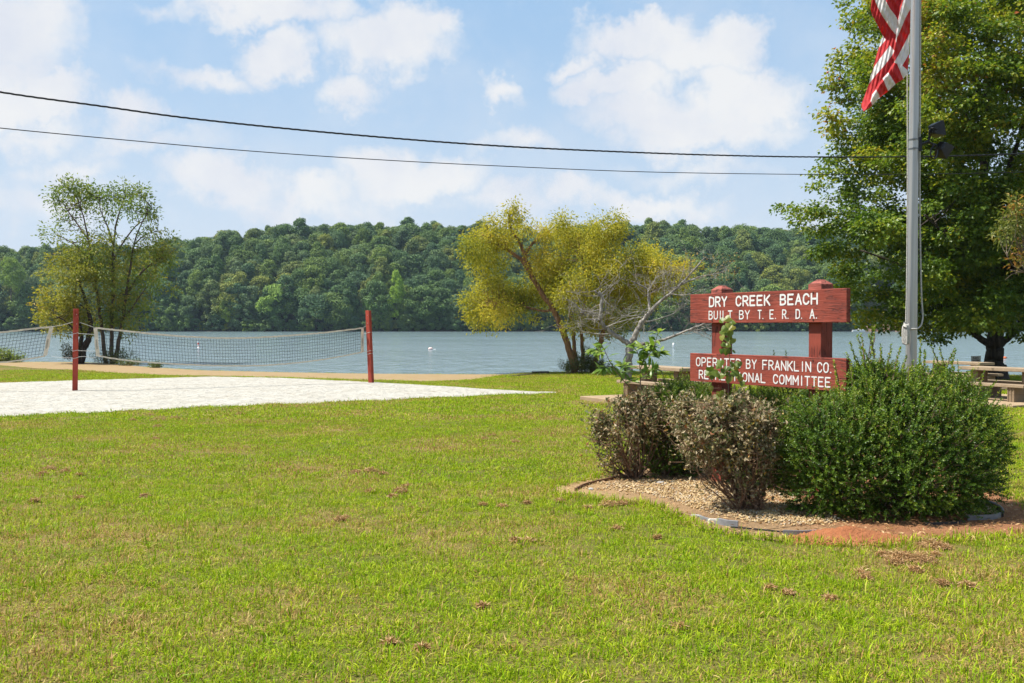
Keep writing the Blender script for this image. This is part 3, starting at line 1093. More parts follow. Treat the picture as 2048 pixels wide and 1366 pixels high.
def bark_mat(name, dark, lite, scale=14.0, stretch=0.18):
    m, t, out = new_mat(name)
    g = t.n('ShaderNodeTexCoord').outputs['Object']
    gs = t.vmath('MULTIPLY', g, (1, 1, stretch))
    a = t.noise(gs, scale, 5, 0.65)
    b = t.noise(g, scale * 0.15, 3)
    c = t.ramp(a, [(0.32, dark), (0.68, lite)])
    c = t.mix(0.5, c, t.ramp(b, [(0.3, (0.7, 0.7, 0.7)), (0.7, (1.25, 1.25, 1.25))]), 'MULTIPLY')
    p = t.n('ShaderNodeBsdfPrincipled', {'Base Color': c, 'Roughness': 0.9, 'Specular IOR Level': 0.15, 'Normal': t.bump(a, 1.0, 0.05)})
    m.node_tree.links.new(p.outputs[0], out.inputs[0])
    return m


def tree(name, label, cat, base, limb_w, crown, twigs, bark, leafm, sides=9, group=None):
    rt = root(name, tuple(base), label, cat, group)
    T = twigs
    for s, rad in limb_w: T.tube(s, rad, sides)
    link('trunk', T.mesh('trunk', base, smooth=True), bark, rt)
    if crown is not None: link('crown', crown.mesh('crown', base), leafm, rt)
    return rt


# --- yellow willow on the shore
def build_yellow_tree():
    Y = 48.2
    limbs = [
        ([(1150, 744), (1140, 705), (1126, 662), (1108, 622), (1086, 590), (1060, 545), (1042, 518)], .175, .10),
        ([(1105, 620), (1086, 622, .2), (1062, 616, .5), (1030, 606, .8), (1000, 604, .9), (975, 612, .9)], .07, .015),
        ([(1042, 518), (1015, 500), (985, 480), (962, 470)], .10, .03),
        ([(1060, 545), (1050, 512), (1036, 480), (1018, 448), (1024, 418)], .12, .025),
        ([(1048, 510), (1070, 482, .5), (1095, 464, 1), (1118, 448, 1)], .08, .025),
        ([(1156, 740), (1149, 700, .4), (1146, 662, .6), (1136, 600, .8), (1128, 565, .8), (1110, 545, .8)], .115, .05),
        ([(1166, 738), (1165, 700, .3), (1163, 660, .3), (1171, 590, .3), (1176, 555, .3), (1190, 515, .2), (1212, 470, 0)], .11, .04),
        ([(1174, 560), (1168, 535), (1160, 500)], .08, .03),
        ([(1184, 744), (1200, 690), (1210, 650), (1238, 600), (1262, 562), (1290, 535), (1330, 530)], .14, .04),
        ([(1210, 650), (1240, 622), (1275, 600), (1310, 580)], .09, .03),
    ]
    lw = limbs_world(Y, limbs)
    clumps = [(945, 500, 28, 30), (970, 485, 40, 34), (1005, 465, 38, 36), (1030, 435, 20, 26), (1024, 412, 10, 12), (978, 520, 40, 22), (950, 530, 16, 12, .7), (1048, 462, 20, 20, .6),
              (945, 612, 26, 24), (980, 585, 42, 34), (985, 560, 24, 18), (1020, 598, 36, 28), (965, 636, 34, 22), (1000, 622, 40, 22), (1048, 606, 30, 26), (1010, 645, 14, 10, .7), (1062, 640, 14, 12, .6),
              (1088, 530, 38, 34), (1120, 545, 42, 42), (1078, 575, 38, 32), (1110, 590, 42, 36), (1140, 580, 34, 36),
              (1098, 462, 28, 20), (1128, 452, 26, 18), (1126, 438, 10, 8), (1150, 478, 34, 22), (1120, 480, 26, 18, .8),
              (1172, 480, 40, 36), (1210, 462, 36, 28), (1232, 444, 16, 16), (1198, 505, 42, 24), (1235, 470, 18, 26, .8),
              (1182, 560, 42, 42), (1228, 540, 44, 38), (1278, 522, 42, 30), (1318, 535, 40, 30, 1.2), (1355, 550, 28, 24, 1.2), (1250, 585, 42, 34, 1.2), (1300, 570, 42, 28, 1.2), (1345, 575, 28, 18, 1), (1290, 505, 22, 14, .8), (1385, 530, 16, 14, .5), (1285, 610, 30, 18, .9),
              (1148, 650, 24, 18), (1186, 640, 36, 22), (1226, 648, 32, 20), (1262, 640, 26, 18), (1200, 668, 24, 14, .8), (1170, 610, 30, 26, .8), (1215, 615, 34, 26, .8)]
    clumps = [c[:4] + ((c[4] if len(c) > 4 else 1.0), rng.uniform(-1.5, 1.7)) for c in clumps]
    A, T = crown_build(Y, clumps, lw, 1.6, 0.036, 44, 0.20, 0.135, 0.058, up=0.5, flat=0.9, droop=0.15, hang=0.7, twig=0.35, tr=(.018, .005), shell=0.35)
    leafm = leaf_mat('yellow_willow_leaf', [(0, (0.20, 0.23, 0.025)), (0.4, (0.40, 0.395, 0.040)), (0.7, (0.53, 0.48, 0.055)), (1, (0.58, 0.43, 0.08))], 0.52, 0.55, 0.25, 0.7, 0.6, (1.1, 1.0, 0.55))
    tree('willow_tree', 'yellow leaved willow with four leaning trunks at the water edge', 'tree', P(1166, 744, Y), lw, A, T,
         bark_mat('willow_bark', (0.12, 0.062, 0.03), (0.33, 0.19, 0.10)), leafm)
    # green suckers round its foot
    A, T = Acc(), Acc()
    for i in range(150):
        b = P(rng.uniform(1132, 1204), 745, Y + rng.uniform(-.5, .4))
        h = rng.uniform(0.3, 1.0) * (1.35 if 1150 < CX + F * b[0] / b[1] < 1195 else 0.8)
        tip = b + np.array((rng.normal() * .25, rng.normal() * .2, h))
        T.tube([b, (b + tip) / 2 + rng.normal(size=3) * .03, tip], [.008, .006, .003], 3, caps=False)
        n = 40
        s = rng.uniform(.15, 1, (n, 1))
        p = b + (tip - b) * s + rng.normal(size=(n, 3)) * .05
        v, q = leaves(p, rng.normal(size=(n, 3)) + np.array((0, 0, .3)), nrm(rng.normal(size=(n, 3)) * .6 + np.array((0, 0, .7))), rng.uniform(.06, .12, n), .03)
        A.add(v, q, None, rng.uniform(0, 1, n))
    base = P(1166, 745, Y)
    rt = root('sucker_shrub', tuple(base), 'dark green sprouts growing round the foot of the yellow willow', 'shrub')
    link('stem', T.mesh('stem', base), M_TWIG, rt)
    link('foliage', A.mesh('foliage', base), M_GREENLEAF, rt)


M_TWIG = simple_mat('twig_bark', (0.16, 0.10, 0.06), 0.9, var=0.3)
M_GREENLEAF = leaf_mat('plain_green_leaf', [(0, (0.045, 0.075, 0.018)), (0.5, (0.075, 0.115, 0.022)), (1, (0.15, 0.17, 0.035))], 0.3)


# --- the two trees at the left end of the beach
def build_left_trees():
    Y = 62.0
    limbs = [
        ([(213, 727), (207, 690), (201, 640), (195, 590), (186, 530), (177, 480), (166, 430), (152, 390)], .155, .025),
        ([(224, 728), (224, 690), (224, 640), (226, 580), (226, 520), (227, 490)], .15, .075),
        ([(227, 490), (232, 450, .3), (242, 415, .3), (252, 388, .3)], .075, .02),
        ([(227, 490), (216, 455, -.3), (203, 425, -.3), (196, 395, -.3)], .065, .02),
        ([(230, 728), (238, 680), (246, 640), (252, 590), (260, 540), (268, 490), (284, 445), (304, 415)], .15, .02),
        ([(252, 592), (275, 555, .5), (300, 530, .8), (330, 512, 1)], .09, .03),
        ([(246, 640), (268, 610, -.5), (292, 575, -.8)], .07, .025),
        ([(195, 590), (182, 560, .6), (165, 525, 1)], .07, .025),
        ([(177, 480), (160, 455, .5), (138, 425, .7), (122, 400, .8)], .06, .02),
        ([(226, 520), (250, 480, 1), (276, 448, 1.2), (300, 440, 1.4)], .07, .02),
        ([(268, 490), (290, 470), (318, 462)], .05, .02),
        ([(186, 530), (150, 490), (115, 470)], .06, .02),
    ]
    lw = limbs_world(Y, limbs)
    clumps = [(128, 382, 26, 18, .8), (152, 374, 26, 16, .9), (176, 382, 22, 18, .8), (118, 405, 20, 16, .6), (150, 405, 26, 20, .5), (196, 392, 18, 18, .8), (206, 404, 10, 12, .6), (170, 410, 22, 18, .4), (185, 425, 20, 14, .3), (140, 432, 24, 14, .45), (118, 440, 14, 10, .4),
              (232, 385, 18, 16, .8), (255, 378, 22, 14, .8), (278, 392, 22, 18, .8), (250, 405, 28, 18, .6), (222, 400, 16, 16, .5), (215, 420, 20, 18, .35), (300, 408, 14, 12, .7), (310, 428, 16, 14, .8), (285, 425, 22, 16, .35), (262, 430, 24, 16, .25), (230, 430, 18, 18, .25),
              (300, 452, 26, 12, .35), (325, 468, 18, 10, .6), (342, 478, 10, 8, .5), (270, 460, 26, 16, .2), (105, 462, 20, 14, .4), (130, 470, 22, 14, .4), (160, 455, 20, 16, .3), (96, 470, 8, 8, .4), (200, 455, 18, 18, .2),
              (165, 500, 42, 26, .7), (205, 490, 32, 26, .8), (185, 525, 36, 22, .8), (285, 502, 44, 24, .7), (325, 505, 28, 20, .9), (338, 520, 18, 20, .8), (245, 515, 30, 24, .5), (300, 535, 40, 20, .6), (255, 548, 36, 24, .6),
              (205, 555, 40, 28, .8), (170, 555, 30, 24, .8), (285, 565, 38, 20, .55), (320, 555, 24, 14, .5), (335, 580, 20, 12, .35), (265, 595, 38, 22, .6), (215, 600, 40, 26, .8), (300, 600, 26, 14, .4), (245, 625, 36, 20, .7), (205, 640, 30, 16, .7), (265, 645, 26, 14, .7), (290, 628, 22, 12, .5), (262, 668, 14, 8, .5)]
    clumps = [c[:4] + ((c[4] if len(c) > 4 else 1.0), rng.uniform(-1.4, 2.0)) for c in clumps]
    A, T = crown_build(Y, clumps, lw, 1.8, 0.048, 22, 0.24, 0.20, 0.09, up=0.7, flat=0.8, droop=0.15, hang=0.35, twig=0.45, tr=(.025, .007), shell=0.3,
                       tint_px=lambda px, py: (py - 500) / 900 + (0.12 if py > 480 else 0) + (px < 190) * .1)
    leafm = leaf_mat('ash_leaf', [(0, (0.08, 0.135, 0.020)), (0.45, (0.16, 0.215, 0.030)), (0.8, (0.27, 0.275, 0.04)), (1, (0.36, 0.28, 0.055))], 0.45, 0.5, 0.3, 0.4, 0.5)
    tree('shore_tree', 'tall airy three stemmed tree by the lake behind the left volleyball post', 'tree', P(224, 727, Y), lw, A, T,
         bark_mat('ash_bark', (0.05, 0.035, 0.025), (0.16, 0.115, 0.08)), leafm, 8)

    Y = 60.6
    limbs = [
        ([(160, 728), (166, 700), (176, 680), (182, 655), (176, 620), (164, 580), (152, 545)], .26, .05),
        ([(160, 728), (158, 700), (163, 675), (158, 640), (150, 600), (152, 560)], .20, .05),
        ([(163, 675), (140, 650, -.6), (118, 635, -.8), (95, 630, -1)], .07, .025),
        ([(176, 620), (140, 598, .5), (110, 590, .8)], .06, .02),
    ]
    lw = limbs_world(Y, limbs)
    clumps = [(115, 528, 26, 20, .7), (145, 515, 32, 20, .7), (100, 545, 20, 16, .6), (135, 550, 34, 22, .8), (168, 545, 28, 24, .8), (105, 588, 26, 18, .7), (140, 585, 36, 24, .9), (90, 608, 22, 14, .8),
              (120, 612, 34, 18, 1), (160, 610, 34, 26, .9), (88, 628, 18, 12, .8), (110, 638, 34, 18, 1), (150, 640, 36, 22, 1), (100, 655, 22, 10, .8), (130, 660, 26, 12, .8), (175, 650, 26, 18, .8), (172, 668, 18, 8, .5), (84, 585, 8, 8, .4), (80, 640, 10, 8, .6)]
    A, T = crown_build(Y, clumps, lw, 1.2, 0.045, 22, 0.20, 0.18, 0.085, up=0.8, flat=0.55, droop=0.15, hang=0.2, twig=0.3, tr=(.02, .006), shell=0.3)
    leafm = leaf_mat('maple_yellow_leaf', [(0, (0.13, 0.155, 0.022)), (0.45, (0.27, 0.265, 0.036)), (0.8, (0.40, 0.34, 0.045)), (1, (0.48, 0.33, 0.06))], 0.45, 0.5, 0.3, 0.5, 0.6)
    tree('shore_tree', 'low dark trunked tree with yellow green leaves left of the left volleyball post', 'tree', P(160, 728, Y), lw, A, T,
         bark_mat('dark_bark', (0.02, 0.016, 0.013), (0.07, 0.05, 0.04)), leafm, 8)

    # small shrubs along the waterline there
    def shrub(px, py, Y, w, h, n, label, mat, leaf=.1, name='shore_shrub'):
        A, T = Acc(), Acc()
        base = P(px, py, Y)
        for i in range(n):
            b = base + np.array((rng.normal() * w * .35, rng.normal() * w * .3, 0))
            tip = b + np.array((rng.normal() * w * .35, rng.normal() * .2, h * rng.uniform(.4, 1)))
            T.tube([b, tip], [.008, .003], 3, caps=False)
            k = 26
            s = rng.uniform(.1, 1, (k, 1))
            p = b + (tip - b) * s + rng.normal(size=(k, 3)) * .08
            v, q = leaves(p, rng.normal(size=(k, 3)) + np.array((0, 0, .4)), nrm(rng.normal(size=(k, 3)) * .6 + np.array((0, 0, .7))), rng.uniform(.6, 1.2, k) * leaf, leaf * .4)
            A.add(v, q, None, rng.uniform(0, 1, k))
        rt = root(name, tuple(base), label, 'shrub')
        link('stem', T.mesh('stem', base), M_TWIG, rt)
        link('foliage', A.mesh('foliage', base), mat, rt)
    shrub(228, 725, 60.5, 1.5, .9, 70, 'dark green shrub at the foot of the three stemmed shore tree', M_GREENLEAF)
    shrub(262, 730, 58.0, .9, .35, 36, 'low dark weeds on the bank right of the three stemmed tree', M_GREENLEAF)
    shrub(310, 735, 55.0, .5, .28, 26, 'small green weed tuft at the waterline under the long net', M_GREENLEAF)
    shrub(143, 718, 60.0, .8, 1.2, 40, 'dark leafy sprig left of the left volleyball post at the waterline', M_DARKLEAF, .11)
    shrub(8, 726, 63.0, 1.1, 1.0, 60, 'bright green reedy tuft at the waterline, left edge of the beach', M_LIMELEAF, .16)
    shrub(28, 725, 63.0, .6, .45, 26, 'short grassy tuft right of the reedy tuft at the left edge', M_LIMELEAF, .12)


M_DARKLEAF = leaf_mat('dark_leaf', [(0, (0.02, 0.03, 0.012)), (1, (0.055, 0.075, 0.02))], 0.2)
M_LIMELEAF = leaf_mat('lime_leaf', [(0, (0.13, 0.19, 0.03)), (1, (0.26, 0.30, 0.06))], 0.4)


# --- big maple at the right
def build_maple():
    Y = 41.0
    limbs = [
        ([(1989, 762), (1988, 735), (1989, 700), (1991, 660), (1990, 610), (1986, 540), (1975, 440), (1968, 320), (1975, 180), (1985, 20), (1990, -120)], .44, .06),
        ([(1985, 690), (1965, 680, -.3), (1945, 664, -.8), (1932, 645, -1.2), (1905, 610, -1.8), (1860, 570, -2.6), (1800, 530, -3.0), (1720, 500, -3)], .16, .03),
        ([(1998, 690), (2020, 672, .3), (2040, 645, .6), (2075, 600, 1), (2130, 540, 1.5)], .17, .04),
        ([(1990, 640), (2010, 560, 1), (2040, 460, 1.8), (2080, 330, 2.5), (2110, 160, 3)], .22, .04),
        ([(1987, 560), (1940, 480, .8), (1880, 390, 1.6), (1820, 320, 2.0), (1760, 260, 2)], .17, .03),
        ([(1976, 450), (1930, 350, -1), (1880, 230, -2), (1840, 110, -2.5), (1810, 20, -2.5)], .16, .03),
        ([(1988, 600), (1920, 545, 1.5), (1830, 480, 2.6), (1740, 440, 3), (1650, 425, 3)], .13, .025),
        ([(1970, 330), (1930, 230, 2), (1880, 130, 3), (1830, 60, 3.4)], .12, .03),
        ([(1978, 470), (2010, 360, -2), (2050, 240, -3), (2090, 120, -3.5)], .15, .03),
        ([(1988, 590), (1950, 540, -2.5), (1900, 480, -4.5), (1850, 430, -6)], .13, .03),
        ([(1990, 600), (2020, 545, -2.5), (2050, 480, -4.5)], .12, .03),
        ([(1972, 250), (1940, 120, -1), (1915, 0, -1.5)], .10, .03),
    ]
    lw = limbs_world(Y, limbs)
    flare = smooth_path([P(1988, 764, Y), P(1988, 750, Y), P(1989, 728, Y)], 6)
    lw.append((flare, np.linspace(.66, .45, len(flare))))
    for a in range(5):
        b = P(1988, 764, Y)
        e = b + np.array((math.cos(a * 1.26 + .2), math.sin(a * 1.26 + .2), 0)) * .75
        lw.append((np.array([P(1988, 752, Y), (b + e) / 2 + np.array((0, 0, .12)), e + np.array((0, 0, -.05))]), np.array([.28, .17, .05])))
    # outline of the crown, left side
    clumps = [(1715, 48, 26, 16), (1742, 62, 24, 14), (1690, 122, 28, 22), (1672, 160, 26, 24), (1700, 185, 36, 26), (1668, 225, 24, 20), (1690, 255, 34, 24), (1665, 262, 14, 10), (1720, 105, 26, 20, .7), (1745, 150, 34, 30),
              (1690, 300, 34, 18), (1655, 318, 26, 16), (1640, 340, 22, 14), (1680, 345, 42, 20), (1720, 300, 40, 30), (1640, 372, 20, 12), (1700, 390, 50, 22),
              (1575, 412, 18, 10), (1598, 424, 28, 14), (1632, 420, 34, 20), (1600, 442, 22, 12), (1660, 445, 40, 24), (1710, 435, 44, 28),
              (1625, 470, 26, 16), (1660, 492, 36, 18), (1638, 512, 22, 12), (1700, 500, 42, 24), (1672, 540, 30, 16), (1715, 550, 44, 26), (1700, 588, 42, 20), (1680, 575, 24, 14),
              (1745, 600, 44, 28), (1760, 640, 34, 16), (1725, 630, 26, 18), (1800, 640, 44, 22), (1840, 655, 34, 20), (1868, 668, 28, 14), (1875, 682, 12, 8, .6), (1800, 600, 50, 30), (1860, 615, 46, 30), (1905, 640, 40, 24), (1945, 620, 40, 26),
              (2035, 655, 26, 16), (2050, 620, 36, 30), (2000, 610, 40, 24), (2090, 640, 40, 24), (1960, 655, 24, 10, .6), (2045, 676, 14, 9, .6), (2000, 655, 26, 12, .6)]
    clumps = [c[:4] + ((c[4] if len(c) > 4 else 1.0), rng.uniform(-2.2, 1.2)) for c in clumps]
    # body of the crown: an egg filled with clumps
    for i in range(330):
        d = rand_dirs(1)[0] * rng.uniform(0.25, 1) ** (1 / 2.4)
        z = d[2]
        px = 1990 + d[0] * 300
        py = 215 - z * 430
        if px < 1690 + max(0, 100 - py) * 0.45: continue
        if py < 0 and px < 1770: continue
        r = rng.uniform(36, 66)
        clumps.append((px, py, r, r * rng.uniform(.5, .75), rng.uniform(.6, 1.0), d[1] * 7.0))
    # low skirt in front
    for i in range(46):
        px = rng.uniform(1740, 2140)
        py = rng.uniform(430, 640)
        r = rng.uniform(34, 56)
        clumps.append((px, py, r, r * .55, .9, rng.uniform(-6.0, -1.5)))
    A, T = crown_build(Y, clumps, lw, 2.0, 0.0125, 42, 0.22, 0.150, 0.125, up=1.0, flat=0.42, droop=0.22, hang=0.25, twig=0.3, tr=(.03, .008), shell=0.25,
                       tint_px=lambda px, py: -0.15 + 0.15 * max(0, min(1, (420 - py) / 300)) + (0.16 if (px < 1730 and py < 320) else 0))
    leafm = leaf_mat('maple_leaf', [(0, (0.060, 0.115, 0.012)), (0.36, (0.135, 0.205, 0.018)), (0.62, (0.260, 0.290, 0.022)), (0.86, (0.38, 0.32, 0.03)), (0.96, (0.33, 0.15, 0.03)), (1, (0.38, 0.11, 0.03))],
                     0.42, 0.42, 0.30, 0.35, 0.5)
    tree('maple_tree', 'huge green maple turning yellow at the top, thick dark trunk behind the picnic tables', 'tree', P(1989, 764, Y), lw, A, T,
         bark_mat('maple_bark', (0.016, 0.013, 0.011), (0.085, 0.068, 0.052), 9), leafm, 12)

    # branch of another tree reaching in at the right edge
    Y = 24.0
    limbs = [
        ([(2330, 900), (2320, 760), (2300, 600), (2270, 480), (2210, 380)], .20, .06),
        ([(2300, 600), (2220, 560, -.3), (2120, 548, -.5), (2050, 545, -.6), (2020, 540, -.6)], .05, .01),
        ([(2270, 480), (2190, 440), (2110, 420), (2040, 420), (2000, 440)], .05, .01),
        ([(2050, 545, -.6), (2025, 530, -.7), (2012, 505, -.8)], .012, .006), ([(2040, 546, -.6), (2025, 548, -.6), (2010, 560, -.6)], .010, .004),
        ([(2090, 548, -.5), (2060, 530, -.4), (2045, 500, -.4)], .014, .006),
    ]
    lw = limbs_world(Y, limbs)
    clumps = [(2035, 415, 22, 16), (2050, 440, 30, 30), (2020, 445, 26, 18), (1995, 462, 16, 14, .7), (2010, 480, 20, 12, .7), (2040, 470, 24, 16, .8), (2080, 430, 40, 40), (2045, 500, 18, 20), (2042, 525, 12, 14), (2090, 500, 40, 40), (2150, 440, 60, 60), (2200, 400, 80, 80), (2160, 540, 60, 30), (2280, 420, 90, 90), (2030, 395, 14, 10, .6)]
    A, T = crown_build(Y, clumps, lw, 0.5, 0.03, 14, 0.12, 0.115, 0.04, up=0.6, flat=0.8, droop=0.2, hang=0.8, twig=0.5, tr=(.008, .003), shell=0.3,
                       tint_px=lambda px, py: 0.5 if py > 492 else 0.0)
    leafm = leaf_mat('cherry_leaf', [(0, (0.07, 0.10, 0.02)), (0.5, (0.17, 0.20, 0.04)), (0.8, (0.26, 0.24, 0.05)), (1, (0.42, 0.20, 0.05))], 0.4)
    tree('overhanging_tree', 'tree reaching in at the right edge with pale green drooping leaves, some orange', 'tree', P(2330, 900, Y) * np.array((1, 1, 0)) + np.array((0, 0, float(gz(0, Y)))), lw, A, T,
         bark_mat('grey_bark', (0.10, 0.075, 0.05), (0.24, 0.19, 0.14)), leafm, 7)


# --- small dead tree behind the left picnic table
def build_dead_tree():
    Y = 29.5
    limbs_px = [
        ([(1258, 792), (1256, 755), (1257, 720), (1261, 690)], .15, .115),
        ([(1262, 692), (1248, 682), (1226, 668), (1211, 655), (1201, 640), (1203, 612), (1204, 596), (1198, 584)], .085, .04),
        ([(1262, 690), (1272, 668), (1284, 645), (1300, 625), (1318, 605), (1340, 588), (1360, 570), (1385, 543), (1410, 515)], .095, .018),
        ([(1268, 690), (1300, 686, -.3), (1328, 679, -.5), (1362, 666, -.7), (1390, 655, -.9), (1415, 645, -1)], .06, .02),
        ([(1300, 625), (1297, 600, .2), (1295, 580, .3), (1280, 570, .3), (1262, 562, .3)], .045, .018),
        ([(1295, 586), (1303, 572), (1312, 556)], .02, .008),
        ([(1201, 640), (1188, 639, -.2), (1172, 638, -.3)], .035, .012),
        ([(1198, 627), (1180, 624, .3), (1160, 618, .5), (1140, 608, .6)], .016, .006),
        ([(1172, 632), (1162, 620), (1148, 606), (1136, 600)], .02, .006),
        ([(1366, 664), (1374, 650), (1382, 645)], .03, .012),
        ([(1360, 572), (1340, 575, -.3), (1335, 560, -.4)], .018, .006),
        ([(1360, 570), (1395, 555, .3), (1430, 548, .5), (1455, 540, .6)], .03, .007),
        ([(1204, 596), (1190, 582), (1192, 586)], .03, .012),
        ([(1284, 645), (1310, 640, .4), (1345, 628, .7), (1370, 612, .9)], .025, .007),
        ([(1211, 655), (1235, 645, -.4), (1262, 638, -.6), (1290, 632, -.7)], .022, .007),
        ([(1340, 588), (1370, 590, -.4), (1400, 580, -.6)], .02, .006),
        ([(1226, 668), (1200, 668, .5), (1170, 664, .8)], .02, .006),
    ]
    lw = limbs_world(Y, limbs_px)
    T = Acc()

    def branch(p, d, L, r, depth):
        n = 4
        pts = [p]
        dd = d.copy()
        for i in range(n):
            dd = nrm(dd + rng.normal(size=3) * 0.22 + np.array((0, 0, 0.05)))
            pts.append(pts[-1] + dd * L / n)
        T.tube(pts, np.linspace(r, max(r * 0.45, 0.0026), n + 1), 4, caps=False)
        if depth <= 0: return
        for k in range(rng.integers(2, 5)):
            i = rng.integers(1, n + 1)
            side = nrm(dd * 0.7 + rng.normal(size=3) * 0.75)
            branch(pts[i], side, L * rng.uniform(0.4, 0.72), max(r * 0.55, 0.003), depth - 1)
    for li, (s, rad) in enumerate(lw):
        if li == 0: continue
        n = len(s)
        cnt = int(1 + 0.36 * n)
        for k in range(cnt):
            i = rng.integers(max(1, n // 3 if li < 4 else 1), n)
            d = nrm(s[i] - s[i - 1])
            dd = nrm(d * 0.6 + rng.normal(size=3) * np.array((1, .8, .75)))
            branch(s[i], dd, rng.uniform(0.35, 0.9), max(0.006, min(rad[i] * .45, 0.012)), 2)
    A = Acc()
    n = 240
    c = np.array([P(rng.uniform(1370, 1480), rng.uniform(505, 560), Y + rng.uniform(-1, 1)) for i in range(n)])
    v, q = leaves(c, rng.normal(size=(n, 3)), nrm(rng.normal(size=(n, 3)) + np.array((0, 0, .6))), .07, .03)
    A.add(v, q, None, rng.uniform(0, 1, n))
    bark = bark_mat('lichen_bark', (0.10, 0.085, 0.07), (0.40, 0.37, 0.33), 10, 0.6)
    tree('bare_tree', 'small nearly leafless grey tree with spreading twigs behind the left picnic table', 'tree', P(1258, 792, Y), lw, A, T, bark, leaf_mat('sparse_leaf', [(0, (0.2, 0.18, 0.04)), (1, (0.36, 0.22, 0.06))], .3), 8)
# ================================================================== OBJECTS
def wood_red(name, axis, base=((0.17, 0.030, 0.018), (0.285, 0.058, 0.034)), scale=1.0, crack=1.0):
    """weathered red paint over sawn wood; grain runs along the given local axis"""
    m, t, out = new_mat(name)
    g = t.n('ShaderNodeTexCoord').outputs['Object']
    st = {'x': (1.6, 14, 26), 'z': (18, 18, 1.3)}[axis]
    gs = t.vmath('MULTIPLY', g, tuple(s * scale for s in st))
    a = t.noise(gs, 1.0, 6, 0.62, dist=0.6)
    b = t.noise(t.vmath('MULTIPLY', g, tuple(s * scale * 2.6 for s in st)), 1.0, 5, 0.65)
    big = t.noise(g, 3.0, 4, 0.6)
    c = t.ramp(big, [(0.3, base[0]), (0.7, base[1])])
    fade = t.step(b, 0.60, 0.80)
    c = t.mix(t.math('MULTIPLY', fade, 0.30), c, (0.36, 0.14, 0.09))
    cr = t.math('SUBTRACT', 1.0, t.step(t.math('ABSOLUTE', t.math('SUBTRACT', a, 0.47)), 0.0, 0.030))
    cr = t.math('MULTIPLY', cr, t.step(t.noise(g, 5.0, 3), 0.42, 0.60))
    c = t.mix(t.math('MULTIPLY', cr, 0.75 * crack), c, (0.03, 0.010, 0.008))
    h = t.math('SUBTRACT', t.math('ADD', t.math('MULTIPLY', b, 0.5), t.math('MULTIPLY', a, 0.6)), t.math('MULTIPLY', cr, 0.9))
    p = t.n('ShaderNodeBsdfPrincipled', {'Base Color': c, 'Roughness': 0.72, 'Specular IOR Level': 0.3, 'Normal': t.bump(h, 0.8, 0.014)})
    m.node_tree.links.new(p.outputs[0], out.inputs[0])
    return m


# stroke letters on a 1 x 1.45 cell
def arc(cx, cy, rx, ry, a0, a1, n=7):
    return [(cx + rx * math.cos(R(a)), cy + ry * math.sin(R(a))) for a in np.linspace(a0, a1, n)]


H_ = 1.45
GL = {
    'D': [[(0, 0), (0, H_), (.5, H_)] + arc(.5, H_ - .45, .5, .45, 90, 0, 5) + arc(.5, .45, .5, .45, 0, -90, 5) + [(0, 0)]],
    'R': [[(0, 0), (0, H_), (.55, H_)] + arc(.55, H_ - .38, .42, .38, 90, -90) + [(0, H_ - .76)], [(.45, H_ - .76), (1, 0)]],
    'Y': [[(0, H_), (.5, .72), (1, H_)], [(.5, .72), (.5, 0)]],
    'C': [arc(.5, H_ - .5, .48, .5, 20, 180, 6) + arc(.5, .5, .48, .5, 180, 340, 6)],
    'E': [[(.92, H_), (0, H_), (0, 0), (.92, 0)], [(0, .76), (.75, .76)]],
    'K': [[(0, 0), (0, H_)], [(.95, H_), (0, .58)], [(.3, .82), (1, 0)]],
    'B': [[(0, 0), (0, H_), (.5, H_)] + arc(.52, H_ - .34, .38, .34, 90, -90) + [(0, H_ - .68)], [(.5, H_ - .68)] + arc(.52, .385, .44, .385, 90, -90) + [(0, 0)]],
    'A': [[(0, 0), (.5, H_), (1, 0)], [(.17, .48), (.83, .48)]],
    'H': [[(0, 0), (0, H_)], [(1, 0), (1, H_)], [(0, .74), (1, .74)]],
    'U': [[(0, H_), (0, .48)] + arc(.5, .48, .5, .48, 180, 360, 8) + [(1, H_)]],
    'I': [[(.5, 0), (.5, H_)]],
    'L': [[(0, H_), (0, 0), (.9, 0)]],
    'T': [[(0, H_), (1, H_)], [(.5, H_), (.5, 0)]],
    'O': [arc(.5, H_ - .5, .5, .5, 0, 180, 8) + arc(.5, .5, .5, .5, 180, 360, 8) + [(1, H_ - .5)]],
    'P': [[(0, 0), (0, H_), (.55, H_)] + arc(.55, H_ - .4, .42, .4, 90, -90) + [(0, H_ - .8)]],
    'F': [[(.92, H_), (0, H_), (0, 0)], [(0, .76), (.75, .76)]],
    'N': [[(0, 0), (0, H_), (1, 0), (1, H_)]],
    'M': [[(0, 0), (0, H_), (.5, .5), (1, H_), (1, 0)]],
    'S': [arc(.5, H_ - .37, .46, .37, 30, 270, 8) + arc(.5, .37, .46, .37, 90, -150, 8)],
    'G': [arc(.5, H_ - .5, .48, .5, 20, 180, 6) + arc(.5, .5, .48, .5, 180, 360, 6) + [(.98, .68), (.6, .68)]],
    'W': [[(0, H_), (.25, 0), (.5, .95), (.75, 0), (1, H_)]],
    '.': [[(.1, .02), (.12, .02)]],
}
ADV = {'I': .62, '.': .42, 'M': 1.12, 'W': 1.2}


